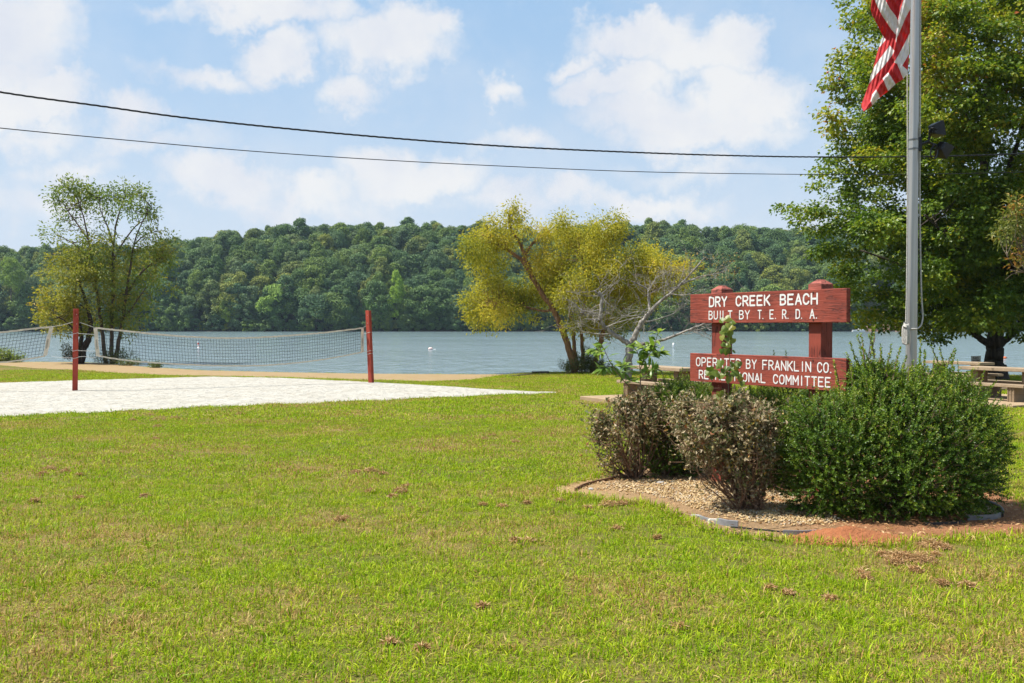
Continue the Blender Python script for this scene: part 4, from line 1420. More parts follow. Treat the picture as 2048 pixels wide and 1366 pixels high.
def stroke_mesh(A, pts, w, y, jitter=0.0):
    """flat ribbon with round ends in the local x-z plane, facing -y"""
    pts = np.asarray(pts, float)
    n = len(pts)
    d = np.gradient(pts, axis=0)
    d = nrm(d)
    pr = np.stack([-d[:, 1], d[:, 0]], 1)
    for i in range(n - 1):                       # one quad per segment plus round joints
        a, b = pts[i], pts[i + 1]
        dd = nrm((b - a)[None])[0]
        p = np.array((-dd[1], dd[0])) * w / 2
        q = [a + p, a - p, b - p, b + p]
        yy = y - 0.0002 * i
        A.add([(c[0], yy, c[1]) for c in q], [(0, 1, 2, 3)])
    k = 10
    for i, c in enumerate(pts):
        yy = y - 0.0001 - 0.0002 * i
        ring = [(c[0] + w / 2 * math.cos(t), yy, c[1] + w / 2 * math.sin(t)) for t in np.linspace(0, 2 * math.pi, k, endpoint=False)]
        A.add([(c[0], yy, c[1])] + ring, None, [(0, 1 + (j + 1) % k, 1 + j) for j in range(k)])


def word(A, text, x0, x1, z0, z1, w, y):
    hgt = z1 - z0
    adv = [ADV.get(c, 1.0) for c in text]
    gap = 0.42
    tot = sum(adv) + gap * (len(text) - 1)
    s = (x1 - x0) / tot
    x = x0
    for c, a in zip(text, adv):
        for st in GL[c]:
            ww = min(a, 1.0) if c not in 'MW' else a
            if c == 'I': ww = .62
            pts = [(x + px * s * (1 if c == '.' else ww), z0 + pz / H_ * hgt) for px, pz in st]
            stroke_mesh(A, pts, w, y)
        x += (a + gap) * s


def build_sign():
    K = 9.6
    Y1, Y2 = 1.205 * K, K
    a = np.array(((1380 - CX) / F * Y1, Y1))
    b = np.array(((1693 - CX) / F * Y2, Y2))
    L = float(np.linalg.norm(b - a))
    d = (b - a) / L
    ang = math.atan2(d[1], d[0])
    base = (a[0], a[1], float(gz(a[0], a[1])))
    rt = root('wooden_sign', base, 'dark red wooden sign of two boards with white routed words on two posts', 'sign', rotz=ang)
    zb = base[2]

    def s_of(px):
        k = (px - CX) / F
        return (k * a[1] - a[0]) / (d[0] - k * d[1])

    def z_of(py, s):
        y = a[1] + d[1] * s
        return P(CX, py, y)[2] - zb

    def pe(px0, px1, py0, py1, wname=None):
        return s_of(px0), s_of(px1)
    T = 0.055
    mx, mz = wood_red('red_board', 'x'), wood_red('red_post', 'z', base=((0.15, 0.028, 0.017), (0.25, 0.05, 0.03)))
    bolt_m = simple_mat('rusty_bolt', (0.10, 0.05, 0.035), 0.7, 0.4)
    white = simple_mat('white_letter_paint', (0.62, 0.61, 0.59), 0.6, var=0.15, scale=40)
    top = (z_of(645.5, L * .5), z_of(582, L * .5))
    # boards
    zt1, zt0 = (z_of(589, 0) + z_of(576, L)) / 2, (z_of(646, 0) + z_of(645, L)) / 2
    zl1, zl0 = (z_of(706, 0) + z_of(717, L)) / 2, (z_of(764, 0) + z_of(781, L)) / 2
    posts = []
    rows_top = [('DRY', 332, 488, 0, .020), ('CREEK', 560, 857, 0, .020), ('BEACH', 937, 1262, 0, .020),
                ('BUILT', 330, 533, 1, .0135), ('BY', 590, 682, 1, .0135), ('T.', 748, 806, 1, .0135), ('E.', 850, 914, 1, .0135), ('R.', 957, 1022, 1, .0135), ('D.', 1072, 1138, 1, .0135), ('A.', 1192, 1266, 1, .0135)]
    rows_low = [('OPERATED', 224, 608, 2, .014), ('BY', 650, 742, 2, .014), ('FRANKLIN', 790, 1208, 2, .014), ('CO.', 1258, 1392, 2, .014),
                ('RECREATIONAL', 248, 822, 3, .0145), ('COMMITTEE', 882, 1378, 3, .0145)]

    def zoomz(y, x):           # from the enlarged crop (x4.27, origin 1340,540)
        s = s_of(1340 + x / 4.27)
        return z_of(540 + y / 4.27, s)
    zr = [((zoomz(318, 332) + zoomz(297, 1255)) / 2, (zoomz(228, 332) + zoomz(193, 1255)) / 2),
          ((zoomz(425, 332) + zoomz(417, 1240)) / 2, (zoomz(347, 332) + zoomz(331, 1240)) / 2),
          ((zoomz(824, 224) + zoomz(880, 1380)) / 2, (zoomz(745, 224) + zoomz(787, 1380)) / 2),
          ((zoomz(930, 248) + zoomz(1005, 1375)) / 2, (zoomz(852, 248) + zoomz(915, 1375)) / 2)]
    for z0, z1, rows, lab in ((zt0, zt1, rows_top, 'upper board reading DRY CREEK BEACH BUILT BY T.E.R.D.A.'), (zl0, zl1, rows_low, 'lower board reading OPERATED BY FRANKLIN CO. RECREATIONAL COMMITTEE')):
        A = Acc().box((0, 0, z0), (L, T, z1))
        me = bevel_mesh(A.mesh('sign_board'), 0.004)
        o = link('sign_board', me, mx, rt)
        o['label'] = lab
        B = Acc()
        for txt, x0, x1, r, w in rows:
            s0, s1 = s_of(1340 + x0 / 4.27) + w / 2, s_of(1340 + x1 / 4.27) - w / 2
            word(B, txt, s0, s1, zr[r][0] + w / 2, zr[r][1] - w / 2, w, -0.0015)
        link('lettering', B.mesh('lettering'), white, o)
        # bolt heads
        for px in (1424, 1626):
            for zz in (z0 + .03, z1 - .03):
                s = s_of(px)
                C = Acc().tube([(s, 0.002, zz), (s, -0.006, zz)], .009, 8)
                link('bolt', C.mesh('bolt'), bolt_m, o)
    pw = 0.165
    for pxl, zc in ((1417, 570), (1611, 558)):
        s0 = s_of(pxl) - 0.012
        zt = z_of(zc, s0 + pw * .5) - 0.005
        A = Acc()
        A.box((s0, T + .001, -0.25), (s0 + pw, T + pw, zt - .125))
        A.box((s0 + .012, T + .013, zt - .125), (s0 + pw - .012, T + pw - .012, zt - .108))
        p = link('post', bevel_mesh(A.mesh('post'), 0.004), mz, rt)
        e = .004
        cv = [(s0 - e, T - e, zt - .108), (s0 + pw + e, T - e, zt - .108), (s0 + pw + e, T + pw + e, zt - .108), (s0 - e, T + pw + e, zt - .108)]
        cu = [(x, y, zt - .045) for x, y, z in cv]
        m = .052
        ct = [(s0 + m, T + m, zt), (s0 + pw - m, T + m, zt), (s0 + pw - m, T + pw - m, zt), (s0 + m, T + pw - m, zt)]
        q = [(3, 2, 1, 0), (8, 9, 10, 11)] + [(i, (i + 1) % 4, 4 + (i + 1) % 4, 4 + i) for i in range(4)] + [(4 + i, 4 + (i + 1) % 4, 8 + (i + 1) % 4, 8 + i) for i in range(4)]
        B = Acc().add(cv + cu + ct, q)
        link('post_cap', bevel_mesh(B.mesh('post_cap'), 0.003), wood_red('red_cap', 'x', base=((0.22, 0.05, 0.035), (0.34, 0.10, 0.07))), p)


# ------------------------------------------------------------------ flagpole, flag, floodlight
FPY = 10.8


def build_flagpole():
    Y = FPY
    b = P(1822.5, 700, Y)
    base = np.array((b[0] - 0.004, Y, float(gz(0, Y))))
    rt = root('flagpole', tuple(base), 'tall brushed aluminium flagpole with rope behind the big green bush', 'flagpole')
    m, t, out = new_mat('brushed_aluminium')
    g = t.n('ShaderNodeTexCoord').outputs['Object']
    a = t.noise(t.vmath('MULTIPLY', g, (60, 60, 1.2)), 1.0, 4, 0.6)
    c = t.ramp(a, [(0.3, (0.36, 0.35, 0.33)), (0.7, (0.48, 0.47, 0.45))])
    p = t.n('ShaderNodeBsdfPrincipled', {'Base Color': c, 'Roughness': 0.42, 'Metallic': 0.75, 'Normal': t.bump(a, 0.15, 0.003)})
    m.node_tree.links.new(p.outputs[0], out.inputs[0])
    pts = [base + np.array((0, 0, -.2)), P(1822.5, 700, Y), P(1826.5, 350, Y), P(1830.5, 0, Y)]
    top = pts[-1] + (pts[-1] - pts[-2]) * 1.9
    pts.append(top)
    rad = [.060, .0585, .053, .045, .032]
    zz = np.linspace(0, 1, 40)
    zc = np.array([q[2] for q in pts])
    P_ = np.array([[np.interp(z, zc, [q[i] for q in pts]) for i in range(3)] for z in zc[0] + (zc[-1] - zc[0]) * zz])
    rr = np.interp(P_[:, 2], zc, rad)
    A = Acc().tube(P_, rr, 28)
    link('pole', A.mesh('pole', base, smooth=True), m, rt)
    global POLE_TOP, POLE_PTS
    POLE_TOP = top

    def axis_at(z):
        return np.array([np.interp(z, zc, [q[i] for q in pts]) for i in range(3)]), float(np.interp(z, zc, rad))
    POLE_PTS = axis_at
    # finial
    bm = bmesh.new()
    bmesh.ops.create_uvsphere(bm, u_segments=16, v_segments=10, radius=.075)
    bmesh.ops.translate(bm, vec=Vector(top - base) + Vector((0, 0, .06)), verts=bm.verts)
    me = bpy.data.meshes.new('finial')
    bm.to_mesh(me); bm.free()
    link('finial', me, simple_mat('gold_ball', (0.6, 0.42, 0.12), 0.3, 0.9), rt)
    # rope: left run, coil, right run
    rope = simple_mat('grey_rope', (0.42, 0.40, 0.36), 0.85, var=0.35, scale=60, bump=0.6, bscale=160, bdist=.003)
    A = Acc()
    yo = Y - 0.075
    zr = [P(1833, -500, Y)[2]]
    pr = [P(1841.5, -300, Y - .01), P(1840.5, 100, Y - .01), P(1839.5, 330, Y - .01), P(1840.5, 480, Y - .01), P(1843, 590, Y - .015), P(1845.5, 630, Y - .02), P(1843, 648, Y - .03), P(1836, 656.5, Y - .05), P(1828, 658, Y - .068), P(1818, 658, Y - .068)]
    A.tube(smooth_path(pr, 60), .0085, 7)
    pl = [P(1813, -300, Y - .05), P(1815, 300, Y - .05), P(1813.5, 560, Y - .05), P(1812.2, 620, Y - .05), P(1811.5, 650, Y - .055)]
    A.tube(smooth_path(pl, 40), .007, 7)
    link('halyard', A.mesh('halyard', base, smooth=True), rope, rt)
    A = Acc()
    for k in range(13):
        u = k / 12
        cx = 1807.5 + 8.5 * u + rng.normal() * .4
        wd = 3.4 + rng.normal() * .5
        top_y, bot_y = 649 + 1.2 * rng.normal() + 5 * abs(u - .4), 689 - 6 * abs(u - .45) + rng.normal() * 1.5
        yy = Y - .062 - .022 * math.sin(math.pi * u) - rng.uniform(0, .012)
        ring = []
        for a in np.linspace(0, 2 * math.pi, 26):
            ring.append(P(cx + wd * math.cos(a) * (1 if k % 2 else .7), (top_y + bot_y) / 2 - (bot_y - top_y) / 2 * math.sin(a), yy - .010 * math.cos(a)))
        A.tube(ring, .0078, 6, caps=False)
    A.tube(smooth_path([P(1806, 652, Y - .08), P(1813, 655, Y - .105), P(1818, 660, Y - .075)], 10), .009, 6)
    link('rope_coil', A.mesh('rope_coil', base, smooth=True), rope, rt)
    A = Acc().box(P(1810, 657, Y - .075) - np.array((.008, .0, .07)), P(1810, 657, Y - .052) + np.array((.008, 0, .07)))
    link('cleat', A.mesh('cleat', base), m, rt)
    # two clamps that carry the floodlight bracket
    steel = simple_mat('clamp_steel', (0.20, 0.20, 0.20), 0.4, 0.9)
    for py in (279.5, 298):
        c, r = axis_at(P(1826, py, Y)[2])
        A = Acc().tube([c - np.array((0, 0, .007)), c + np.array((0, 0, .007))], r + .004, 24)
        A.box(c + np.array((-.03, -r - .016, -.009)), c + np.array((.004, -r + .002, .009)))
        link('clamp_band', A.mesh('clamp_band', base), steel, rt)


def build_floodlight():
    Y = FPY
    black = simple_mat('black_metal', (0.014, 0.014, 0.016), 0.45, 0.2, var=0.2)
    base = P(1838, 290, Y)
    rt = root('floodlight', tuple(base), 'black twin floodlight on a bracket clamped to the flagpole', 'floodlight')
    A = Acc()
    A.box(P(1833, 302, Y - .03), P(1839.5, 276, Y + .03))
    A.tube([P(1838, 290, Y), P(1850, 286, Y), P(1857, 283, Y)], .017, 10)
    A.tube([P(1857, 284, Y), P(1859, 270, Y - .01), P(1860, 260, Y - .01)], .013, 8)
    A.tube([P(1856, 283, Y), P(1864, 288, Y), P(1872, 291, Y)], .015, 8)
    link('bracket', A.mesh('bracket', base, smooth=False), black, rt)

    def head(cx, cy, ax, up, w, h, dpt):
        """tapered housing: small back, wide rim"""
        c = np.array(P(cx, cy, Y))
        ax, up = np.array(ax, float), np.array(up, float)
        ax /= np.linalg.norm(ax)
        up = up - ax * up.dot(ax)
        up /= np.linalg.norm(up)
        sd_ = np.cross(ax, up)
        B = Acc()
        prof = [(-.5, .42), (-.38, .62), (.1, .86), (.5, 1.0), (.5, .93), (.42, .90)]
        vs = []
        for t_, k in prof:
            for sx, sz in ((-1, -1), (1, -1), (1, 1), (-1, 1)):
                vs.append(c + ax * dpt * t_ + sd_ * w / 2 * k * sx + up * h / 2 * k * sz)
        q = [(3, 2, 1, 0)]
        for i in range(len(prof) - 1):
            for j in range(4): q.append((i * 4 + j, i * 4 + (j + 1) % 4, (i + 1) * 4 + (j + 1) % 4, (i + 1) * 4 + j))
        B.add(vs, q)
        for k in np.linspace(-.3, .3, 5):                # cooling fins at the back
            p = c - ax * dpt * .44 + sd_ * w * .5 * k
            B.add([p + up * h * .25, p - up * h * .25, p - up * h * .2 - ax * dpt * .16, p + up * h * .2 - ax * dpt * .16, p + up * h * .25 + sd_ * .004, p - up * h * .25 + sd_ * .004, p - up * h * .2 - ax * dpt * .16 + sd_ * .004, p + up * h * .2 - ax * dpt * .16 + sd_ * .004],
                  [(0, 1, 2, 3), (7, 6, 5, 4), (0, 3, 7, 4), (1, 5, 6, 2), (3, 2, 6, 7)])
        hd = link('lamp_head', B.mesh('lamp_head', base), black, rt)
        n0 = c + ax * dpt * .40
        Lm = Acc().add([n0 + sd_ * w * .44 * sx + up * h * .44 * sz for sx, sz in ((-1, -1), (1, -1), (1, 1), (-1, 1))], [(0, 1, 2, 3)])
        link('lens', Lm.mesh('lens', base), simple_mat('lamp_glass', (0.25, 0.26, 0.27), 0.1, spec=0.8), hd)
        return hd
    h1 = head(1871, 259, (.92, .35, .16), (-.15, 0, 1), .145, .165, .125)
    A = Acc()
    A.tube(smooth_path([P(1860, 259, Y - .075), P(1858, 263, Y - .09), P(1861, 272, Y - .05), P(1859, 276, Y)], 10), .008, 6)
    A.tube(smooth_path([P(1860, 256, Y - .02), P(1866, 256, Y - .085), P(1874, 258, Y - .075)], 8), .008, 6)
    link('yoke', A.mesh('yoke', base), black, h1)
    h2 = head(1885, 297, (.62, .55, -.52), (.4, 0, .8), .145, .165, .125)
    A = Acc()
    A.tube(smooth_path([P(1868, 290, Y - .03), P(1861, 302, Y - .06), P(1863, 314, Y - .06), P(1869, 318, Y - .05), P(1875, 310, Y - .04), P(1876, 300, Y - .03)], 18), .009, 6)
    link('cable', A.mesh('cable', base), black, h2)


def build_flag():
    Y = FPY - 0.10
    Z5 = 5.94
    left = [(-700, 330), (-500, 300), (-200, 275), (0, 258), (60, 250), (120, 247), (180, 262), (230, 290), (330, 342), (430, 392), (440, 388), (560, 345), (700, 300), (800, 280), (900, 248), (1000, 225), (1120, 180), (1240, 135), (1290, 139), (1325, 160)]
    right = [(-700, 735), (0, 722), (100, 718), (400, 711), (700, 700), (830, 686), (870, 681), (900, 662), (940, 632), (1000, 540), (1080, 462), (1160, 350), (1250, 266), (1290, 225), (1325, 164)]
    fold = [(-700, 640), (0, 620), (120, 590), (240, 570), (410, 542), (500, 538), (590, 522), (700, 516), (740, 525), (860, 458), (950, 388), (1060, 312), (1200, 240), (1325, 162)]
    la, ra, fa = np.array(left, float), np.array(right, float), np.array(fold, float)
    W = [
        [(290, -10), (330, 90), (385, 190), (480, 335), (540, 412), (556, 330), (568, 240), (540, 185), (470, 95), (415, -10)],
        [(640, -10), (725, -10), (717, 108), (660, 210), (605, 345), (562, 440), (543, 510), (544, 425), (568, 262), (592, 140), (618, 55)],
        [(712, 390), (702, 640), (622, 780), (522, 742), (560, 682), (620, 570), (680, 452)],
        [(558, 758), (618, 778), (684, 832), (684, 872), (632, 938), (598, 850)],
        [(392, 425), (424, 474), (348, 565), (352, 540)],
        [(472, 540), (526, 602), (512, 640), (420, 765), (300, 900), (222, 1002), (246, 905), (288, 792), (352, 700), (424, 606)],
        [(455, 860), (542, 1000), (452, 1082), (388, 932)],
        [(310, 1062), (352, 1140), (352, 1166), (268, 1252), (243, 1200), (264, 1120)],
        # above the picture
        [(262, -700), (300, -700), (300, -10), (258, -10)], [(340, -700), (385, -700), (380, -10), (350, -10)], [(640, -700), (690, -700), (690, -10), (640, -10)],
    ]
    blue = [(420, -720), (620, -720), (610, -330), (400, -330)]
    nx_, ny_ = 150, 300
    ys = np.linspace(-700, 1325, ny_)
    ss = np.linspace(0, 1, nx_)
    V = np.zeros((ny_, nx_, 3))
    XY = np.zeros((ny_, nx_, 2))
    for i, y in enumerate(ys):
        l, r, f = np.interp(y, la[:, 0], la[:, 1]), np.interp(y, ra[:, 0], ra[:, 1]), np.interp(y, fa[:, 0], fa[:, 1])
        x = l + (r - l) * ss
        # right hand flap comes forward over the left one; soft gathers run down the cloth
        sf = 1 / (1 + np.exp(-(x - f) / 7.0))
        dep = -0.055 * sf * np.exp(-np.maximum(0, (x - f)) / 160)
        dep += 0.020 * np.sin((x * .9 + y * .34) / 36.0) * (0.4 + 0.6 * ss) + 0.009 * np.sin((x * .8 - y * .52) / 14.0) + 0.005 * np.sin((x * 1.1 + y * .25) / 7.5 + 2)
        dep += 0.030 * np.sin((y - x * .5) / 140.0)
        dep -= 0.06 * np.sin(np.pi * ss)
        for j in range(nx_):
            V[i, j] = P(1700 + x[j] / Z5, y / Z5, Y + dep[j])
        XY[i, :, 0], XY[i, :, 1] = x, y
    idx = np.arange(nx_ * ny_).reshape(ny_, nx_)
    q = np.stack([idx[:-1, :-1].ravel(), idx[1:, :-1].ravel(), idx[1:, 1:].ravel(), idx[:-1, 1:].ravel()], 1)
    cxy = (XY[:-1, :-1] + XY[1:, 1:]).reshape(-1, 2) / 2
    mi = np.zeros(len(q), int)
    for w in W: mi[in_poly(cxy[:, 0], cxy[:, 1], w)] = 1
    mi[in_poly(cxy[:, 0], cxy[:, 1], blue)] = 2
    me = mesh_np('flag', V.reshape(-1, 3) - V[0, -1], q, smooth=True, mi=mi)

    def cloth(name, col):
        m, t, out = new_mat(name)
        g = t.n('ShaderNodeTexCoord').outputs['Object']
        h = t.noise(t.vmath('MULTIPLY', g, (22, 22, 9)), 1.0, 4, 0.6)
        nn_ = t.bump(h, 0.6, 0.02)
        p = t.n('ShaderNodeBsdfPrincipled', {'Base Color': col, 'Roughness': 0.7, 'Specular IOR Level': 0.2, 'Normal': nn_, 'Sheen Weight': 0.2})
        tr = t.n('ShaderNodeBsdfTranslucent', {'Color': col})
        mx = t.n('ShaderNodeMixShader', {0: 0.50, 1: p.outputs[0], 2: tr.outputs[0]})
        m.node_tree.links.new(mx.outputs[0], out.inputs[0])
        return m
    o = link('flag', me, [cloth('flag_red', (0.62, 0.045, 0.050)), cloth('flag_white', (0.80, 0.77, 0.76)), cloth('flag_blue', (0.03, 0.05, 0.2))], None, tuple(V[0, -1]))
    sm = o.modifiers.new('thickness', 'SOLIDIFY')
    sm.thickness = 0.002
    tag(o, 'red and white striped flag hanging limp beside the flagpole', 'flag')


# ------------------------------------------------------------------ volleyball posts and nets
def build_volleyball():
    red = wood_red('red_net_post', 'z', base=((0.30, 0.040, 0.022), (0.40, 0.062, 0.035)), scale=.8, crack=.4)
    cord = simple_mat('white_cord', (0.62, 0.60, 0.55), 0.8)
    tape = simple_mat('cream_tape', (0.60, 0.52, 0.40), 0.8, var=0.18, scale=9)
    black_cord = simple_mat('black_net_cord', (0.025, 0.027, 0.03), 0.8)
    ink = simple_mat('black_print', (0.03, 0.03, 0.03), 0.7)
    nail = simple_mat('nail_head', (0.55, 0.53, 0.5), 0.5, 0.5)

    def post(px, py_b, py_t, lean, label, ang, w=.16):
        g = G(px, py_b)
        tp = P(px + lean, py_t, g[1])
        rt = root('volleyball_post', tuple(g), label, 'post', 'square red net posts of the beach volleyball court')
        A = Acc()
        h = tp[2] - g[2]
        ca, sa = math.cos(ang), math.sin(ang)
        rings = []
        for z in np.linspace(-.3, h, 9):
            k = z / h
            c = np.array((tp[0] - g[0], 0, 0)) * k
            rings.append([c + np.array((ca * x - sa * y, sa * x + ca * y, z)) * np.array((w / 2, w / 2, 1)) for x, y in ((-1, -1), (1, -1), (1, 1), (-1, 1))])
        vs = np.array(rings).reshape(-1, 3)
        q = []
        for i in range(8):
            for j in range(4): q.append((i * 4 + j, i * 4 + (j + 1) % 4, i * 4 + 4 + (j + 1) % 4, i * 4 + 4 + j))
        q += [(32, 33, 34, 35)]
        A.add(vs, q)
        me = A.mesh('post_body')
        link('post_body', bevel_mesh(me, .005), red, rt)
        for py in ((666.5, 701, 716) if px < 400 else (665.5, 702, 708)):
            z = P(px, py, g[1])[2] - g[2]
            c = np.array((tp[0] - g[0], 0, 0)) * z / h + np.array((0, 0, z))
            r2 = w * .5 * 1.03
            ring = [c + np.array((ca * x - sa * y, sa * x + ca * y, .02 * x)) * np.array((r2, r2, 1)) for x, y in ((-1, -1), (1, -1), (1, 1), (-1, 1), (-1, -1))]
            B = Acc().tube(ring, .006, 5, caps=False)          # cord tied round the post
            link('tied_cord', B.mesh('tied_cord'), cord, rt)
        for k in range(2):
            p = np.array((ca * .25 + sa * 1.0, sa * .25 - ca * 1.0, 0)) * w / 2 + np.array((tp[0] - g[0], 0, h - .18 - .3 * k))
            N = Acc().tube([p, p * 1.0 + np.array((sa, -ca, 0)) * .006], .010, 8)
            link('nail_head', N.mesh('nail_head'), nail, rt)
        return g, tp
    gl, tl = post(150, 783, 617.5, 2, 'left square red volleyball post in the white sand, between two nets', R(24))
    gr, tr_ = post(742.5, 766, 621, -6, 'right square red volleyball post at the white sand edge, leaning slightly left', R(-27))

    def net(y_left, y_right, top, bot, lab, side_l, side_r, ropes, script, ncol):
        """top / bot: pixel polylines; depth runs linearly with the column between the posts"""
        top, bot = np.array(top, float), np.array(bot, float)
        x0, x1 = top[0, 0], top[-1, 0]

        def Yof(px):
            k = (px - x0) / (x1 - x0)          # straight line in plan
            X0, X1 = (x0 - CX) / F, (x1 - CX) / F
            X = (px - CX) / F
            # intersection of the sight line with the net line
            ax_, ay_ = X0 * y_left, y_left
            bx_, by_ = X1 * y_right, y_right
            s = (X * ay_ - ax_) / ((bx_ - ax_) - X * (by_ - ay_))
            return ay_ + s * (by_ - ay_)

        def T_(px): return P(px, np.interp(px, tp_s[:, 0], tp_s[:, 1]), Yof(px))

        def B_(px): return P(px, np.interp(px, bp_s[:, 0], bp_s[:, 1]), Yof(px))
        tp_s, bp_s = smooth_path(top, 60), smooth_path(bot, 60)
        mid = T_((x0 + x1) / 2)
        base = np.array((mid[0], mid[1], float(gz(mid[0], mid[1]))))
        rt = root('volleyball_net', tuple(base), lab, 'net', 'black volleyball nets with cream tape edges')
        # plan length steps
        xs = np.linspace(x0, x1, 400)
        tw = np.array([T_(x) for x in xs])
        cum = np.concatenate([[0], np.cumsum(np.linalg.norm(np.diff(tw[:, :2], axis=0), axis=1))])
        total = cum[-1]
        ncol_ = int(total / .102)
        cols_ = np.interp(np.linspace(0, total, ncol_ + 1), cum, xs)
        rows_ = 9
        A = Acc()
        gridp = np.zeros((ncol_ + 1, rows_ + 1, 3))
        for i, x in enumerate(cols_):
            bx = bot[0, 0] + (bot[-1, 0] - bot[0, 0]) * (x - x0) / (x1 - x0)
            a, b = T_(x), P(bx, np.interp(bx, bp_s[:, 0], bp_s[:, 1]), Yof(bx))
            for j in range(rows_ + 1):
                k = j / rows_
                gridp[i, j] = a + (b - a) * k + np.array((0, 0.015 * math.sin(i * .7 + j), 0)) + rng.normal(size=3) * .004
        for i in range(ncol_ + 1): A.tube(gridp[i], .0055, 3, caps=False)
        for j in range(1, rows_): A.tube(gridp[:, j], .0055, 3, caps=False)
        link('net_mesh', A.mesh('net_mesh', base), black_cord, rt)

        def band(pa, pb, nm, w):
            n = len(pa)
            pa, pb = np.array(pa), np.array(pb)
            off = np.array((0, .008, 0))
            v = np.concatenate([pa - off, pb - off, pa + off, pb + off])
            i = np.arange(n - 1)
            q = np.concatenate([np.stack([i, n + i, n + i + 1, i + 1], 1), np.stack([2 * n + i, 2 * n + i + 1, 3 * n + i + 1, 3 * n + i], 1), np.stack([i, i + 1, 2 * n + i + 1, 2 * n + i], 1), np.stack([n + i, 3 * n + i, 3 * n + i + 1, n + i + 1], 1)])
            return link(nm, mesh_np(nm, v - base, q), tape, rt)
        z = np.array((0, 0, 1.0))
        bw = .055
        band([g_ + z * bw * .5 for g_ in gridp[:, 0]], [g_ - z * bw * .5 for g_ in gridp[:, 0]], 'top_tape', bw)
        band([g_ + z * .022 for g_ in gridp[:, -1]], [g_ - z * .022 for g_ in gridp[:, -1]], 'bottom_tape', bw)
        for on, col, sgn in ((side_l, 0, 1), (side_r, -1, -1)):
            if not on: continue
            g_ = gridp[col]
            dv = nrm((gridp[col + sgn, 0] - gridp[col, 0])[None])[0]
            w = .115
            sl = band([p - dv * w * .5 + np.array((0, -.012, 0)) for p in g_[::-1]], [p + dv * w * .5 + np.array((0, -.012, 0)) for p in g_[::-1]], 'side_band', w)
            if script:
                S = Acc()                                        # worn dark printing running down the band
                for k in range(9):
                    a = g_[4] + (g_[7] - g_[4]) * (k / 9.0) + np.array((0, -.024, 0))
                    S.tube([a - dv * .02, a + dv * .022 + z * .02], .006, 4)
                link('printing', S.mesh('printing', base), ink, sl)
        for pts in ropes:
            w = [P(x, y, Yof(x)) for x, y in pts]
            Rp = Acc().tube(smooth_path(w, 10), .0055, 5, caps=False)
            link('guy_cord', Rp.mesh('guy_cord', base), cord, rt)
    net(gl[1] - .1, gr[1], [(191, 656), (250, 662), (330, 670), (420, 675.5), (500, 675.5), (580, 671), (660, 664), (725, 656)],
        [(196, 712), (240, 719), (300, 725), (370, 729), (440, 731.5), (520, 731), (600, 725), (670, 715), (725, 704)],
        'long black volleyball net with cream tapes sagging between both red posts', True, True,
        [[(160, 645), (175, 650), (191, 656)], [(156, 667), (175, 668), (192, 669)], [(156, 701), (175, 702), (194, 702)], [(156, 714), (170, 713), (186, 716), (196, 712)], [(725, 656), (732, 652), (737, 649)], [(727, 667), (735, 666)], [(727, 702), (736, 704)]], True, 90)
    x_out = -330
    net(gl[1] - 2.2, gl[1] - .1, [(x_out, 690), (-200, 683), (-100, 674), (0, 665), (60, 658), (103, 653.5)],
        [(x_out, 748), (-200, 742), (-100, 734), (0, 725), (50, 719), (90, 712)],
        'net tied to the left post and running out of the left edge', False, True,
        [[(103, 653.5), (125, 650), (146, 644)], [(102, 712), (120, 715), (146, 716)]], True, 60)


# ------------------------------------------------------------------ overhead cables
def build_cables():
    blk = simple_mat('cable_sheath', (0.012, 0.012, 0.013), 0.5)
    up = [(-420, 96), (-200, 145), (0, 184), (200, 212), (400, 239), (700, 269), (1000, 292), (1300, 306), (1500, 312), (1650, 314), (1850, 313), (2048, 307), (2400, 290)]
    lo = [(-420, 208), (-200, 233), (0, 256), (250, 280), (500, 302), (750, 319), (1000, 332), (1300, 344), (1640, 349), (1850, 348), (2048, 344), (2400, 332)]

    def Yof(px): return 16.5 + (px + 400) * 0.0042
    A = Acc()
    pu = smooth_path([P(x, y, Yof(x)) for x, y in up], 420)
    cum = np.concatenate([[0], np.cumsum(np.linalg.norm(np.diff(pu, axis=0), axis=1))])
    n = 900
    ss = np.linspace(0, cum[-1], n)
    c = np.stack([np.interp(ss, cum, pu[:, i]) for i in range(3)], 1)
    for k in range(3):
        ph = ss / .55 * 2 * math.pi + k * 2.094
        off = np.stack([0 * ph, np.cos(ph), np.sin(ph)], 1) * .0105
        A.tube(c + off, .0100, 6, caps=False)
    o = link('power_cable', A.mesh('power_cable', c[0], smooth=True), blk, None, tuple(c[0]))
    tag(o, 'thick twisted black overhead cable, the upper of the two', 'cable')
    A = Acc()
    pl = smooth_path([P(x, y, Yof(x) + .4) for x, y in lo], 300)
    A.tube(pl, .0095, 6, caps=False)
    o = link('power_cable', A.mesh('power_cable', pl[0], smooth=True), blk, None, tuple(pl[0]))
    tag(o, 'thin black overhead cable, the lower of the two', 'cable')


# ------------------------------------------------------------------ picnic tables, their pads
def concrete(name, dark, lite, spk=0.5):
    m, t, out = new_mat(name)
    g = t.n('ShaderNodeTexCoord').outputs['Object']
    a = t.noise(g, 3.0, 5, 0.65)
    f = t.noise(g, 55, 4, 0.75)
    c = t.ramp(a, [(0.3, dark), (0.7, lite)])
    c = t.mix(spk, c, t.ramp(f, [(0.32, (0.45, 0.42, 0.4)), (0.6, (1.15, 1.12, 1.1))]), 'MULTIPLY')
    p = t.n('ShaderNodeBsdfPrincipled', {'Base Color': c, 'Roughness': 0.9, 'Specular IOR Level': 0.2, 'Normal': t.bump(f, 0.6, 0.008)})
    m.node_tree.links.new(p.outputs[0], out.inputs[0])
    return m


